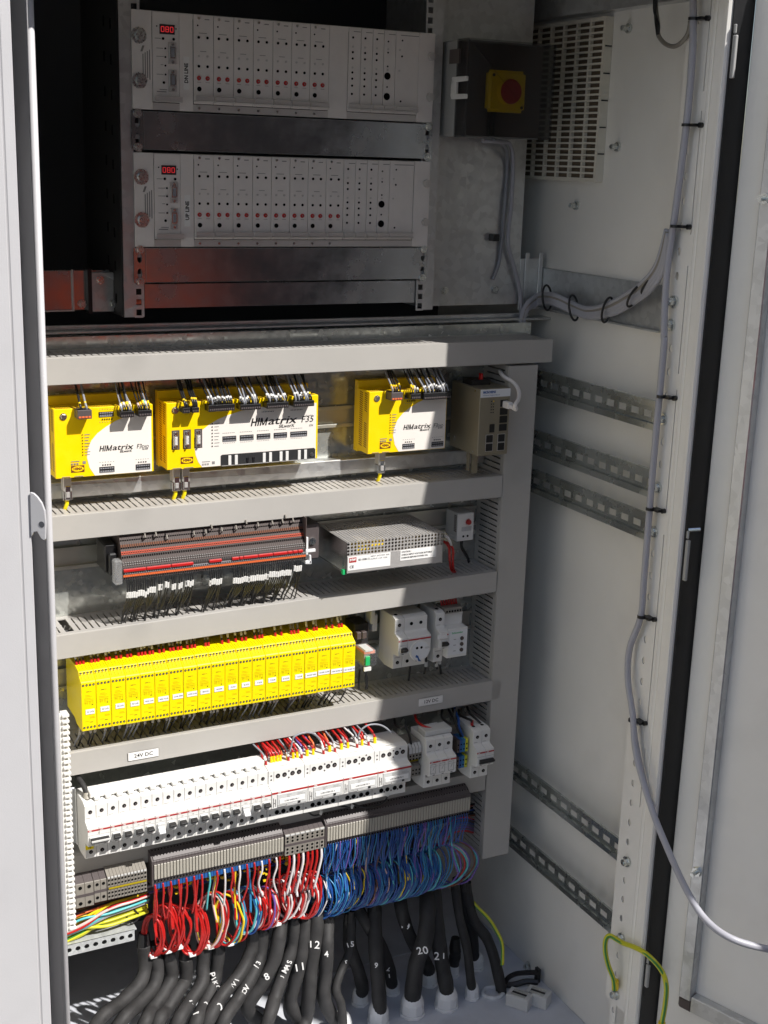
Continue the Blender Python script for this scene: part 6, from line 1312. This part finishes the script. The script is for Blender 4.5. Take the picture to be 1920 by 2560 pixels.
# ---------------------------------------------------------------- buildings added out of view to shape the light, and the reflected person
bl = thing('sky_blocking_building', 'added dark brick building behind the camera, out of view, blocking frontal sky light', 'building', (7000, -8000, -160))  # added to cut the frontal sky fill and keep plate reflections dark
MB().box(-2200, 16000, -8400, -8000, -160, 8830).build('wall', 'bbrick', bl)
MB().box(-2300, 16100, -8450, -7940, 8830, 8930).build('roof_edge', 'tdark', bl)
bl = thing('light_bounce_building', 'added pale plastered building left of the cabinet, out of view, bouncing sunlight inward', 'building', (-2600, -3000, -160))  # added as a sunlit reflector to brighten the shaded right wall
MB().box(-3100, -2600, -4300, 1500, -160, 5600).build('wall', 'plaster', bl)
MB().box(-3150, -2540, -4350, 1600, 5600, 5700).build('roof_edge', 'tdark', bl)
pe = thing('person', 'person in orange jacket and dark trousers standing right of the camera', 'person', (1010, -1900, -160))
me = bpy.data.meshes.new('body')
vs = [(0, 0, 900), (0, 0, 1120), (0, 0, 1330), (0, 0, 1420), (0, 10, 1500), (0, 20, 1590), (0, 25, 1660), (110, 0, 860), (130, 10, 480), (130, -10, 90), (130, 110, 60), (-110, 0, 860), (-130, 10, 480), (-130, -10, 90), (-130, 110, 60), (190, 0, 1380), (250, 20, 1120), (200, 170, 1020), (-190, 0, 1380), (-250, 20, 1120), (-200, 170, 1020)]
es_ = [(0, 1), (1, 2), (2, 3), (3, 4), (4, 5), (5, 6), (0, 7), (7, 8), (8, 9), (9, 10), (0, 11), (11, 12), (12, 13), (13, 14), (3, 15), (15, 16), (16, 17), (3, 18), (18, 19), (19, 20)]
rr = [150, 155, 165, 120, 60, 95, 80, 95, 70, 48, 40, 95, 70, 48, 40, 72, 55, 40, 72, 55, 40]
me.from_pydata([(x*S, y*S, z*S) for x, y, z in vs], es_, []); po = bpy.data.objects.new('body', me); scene.collection.objects.link(po); po.parent = pe
po.location = (0, 0, 0)
sk_ = po.modifiers.new('skin', 'SKIN'); me.skin_vertices[0].data[0].use_root = True
for i, r_ in enumerate(rr): me.skin_vertices[0].data[i].radius = (r_*S, r_*S*.8)
po.modifiers.new('sub', 'SUBSURF').levels = 2; po.modifiers['sub'].render_levels = 2
for m_ in ('hiviz', 'trous', 'skin'): me.materials.append(M[m_])
dg = bpy.context.evaluated_depsgraph_get(); m2 = bpy.data.meshes.new_from_object(po.evaluated_get(dg)); po.modifiers.clear(); po.data = m2
for m_ in ('hiviz', 'trous', 'skin'):
    if m_ == 'hiviz' and len(m2.materials) == 0: pass
m2.materials.clear()
for m_ in ('hiviz', 'trous', 'skin'): m2.materials.append(M[m_])
for f in m2.polygons:
    z = f.center.z/S; f.material_index = 2 if z > 1490 else 0 if z > 850 else 1; f.use_smooth = True
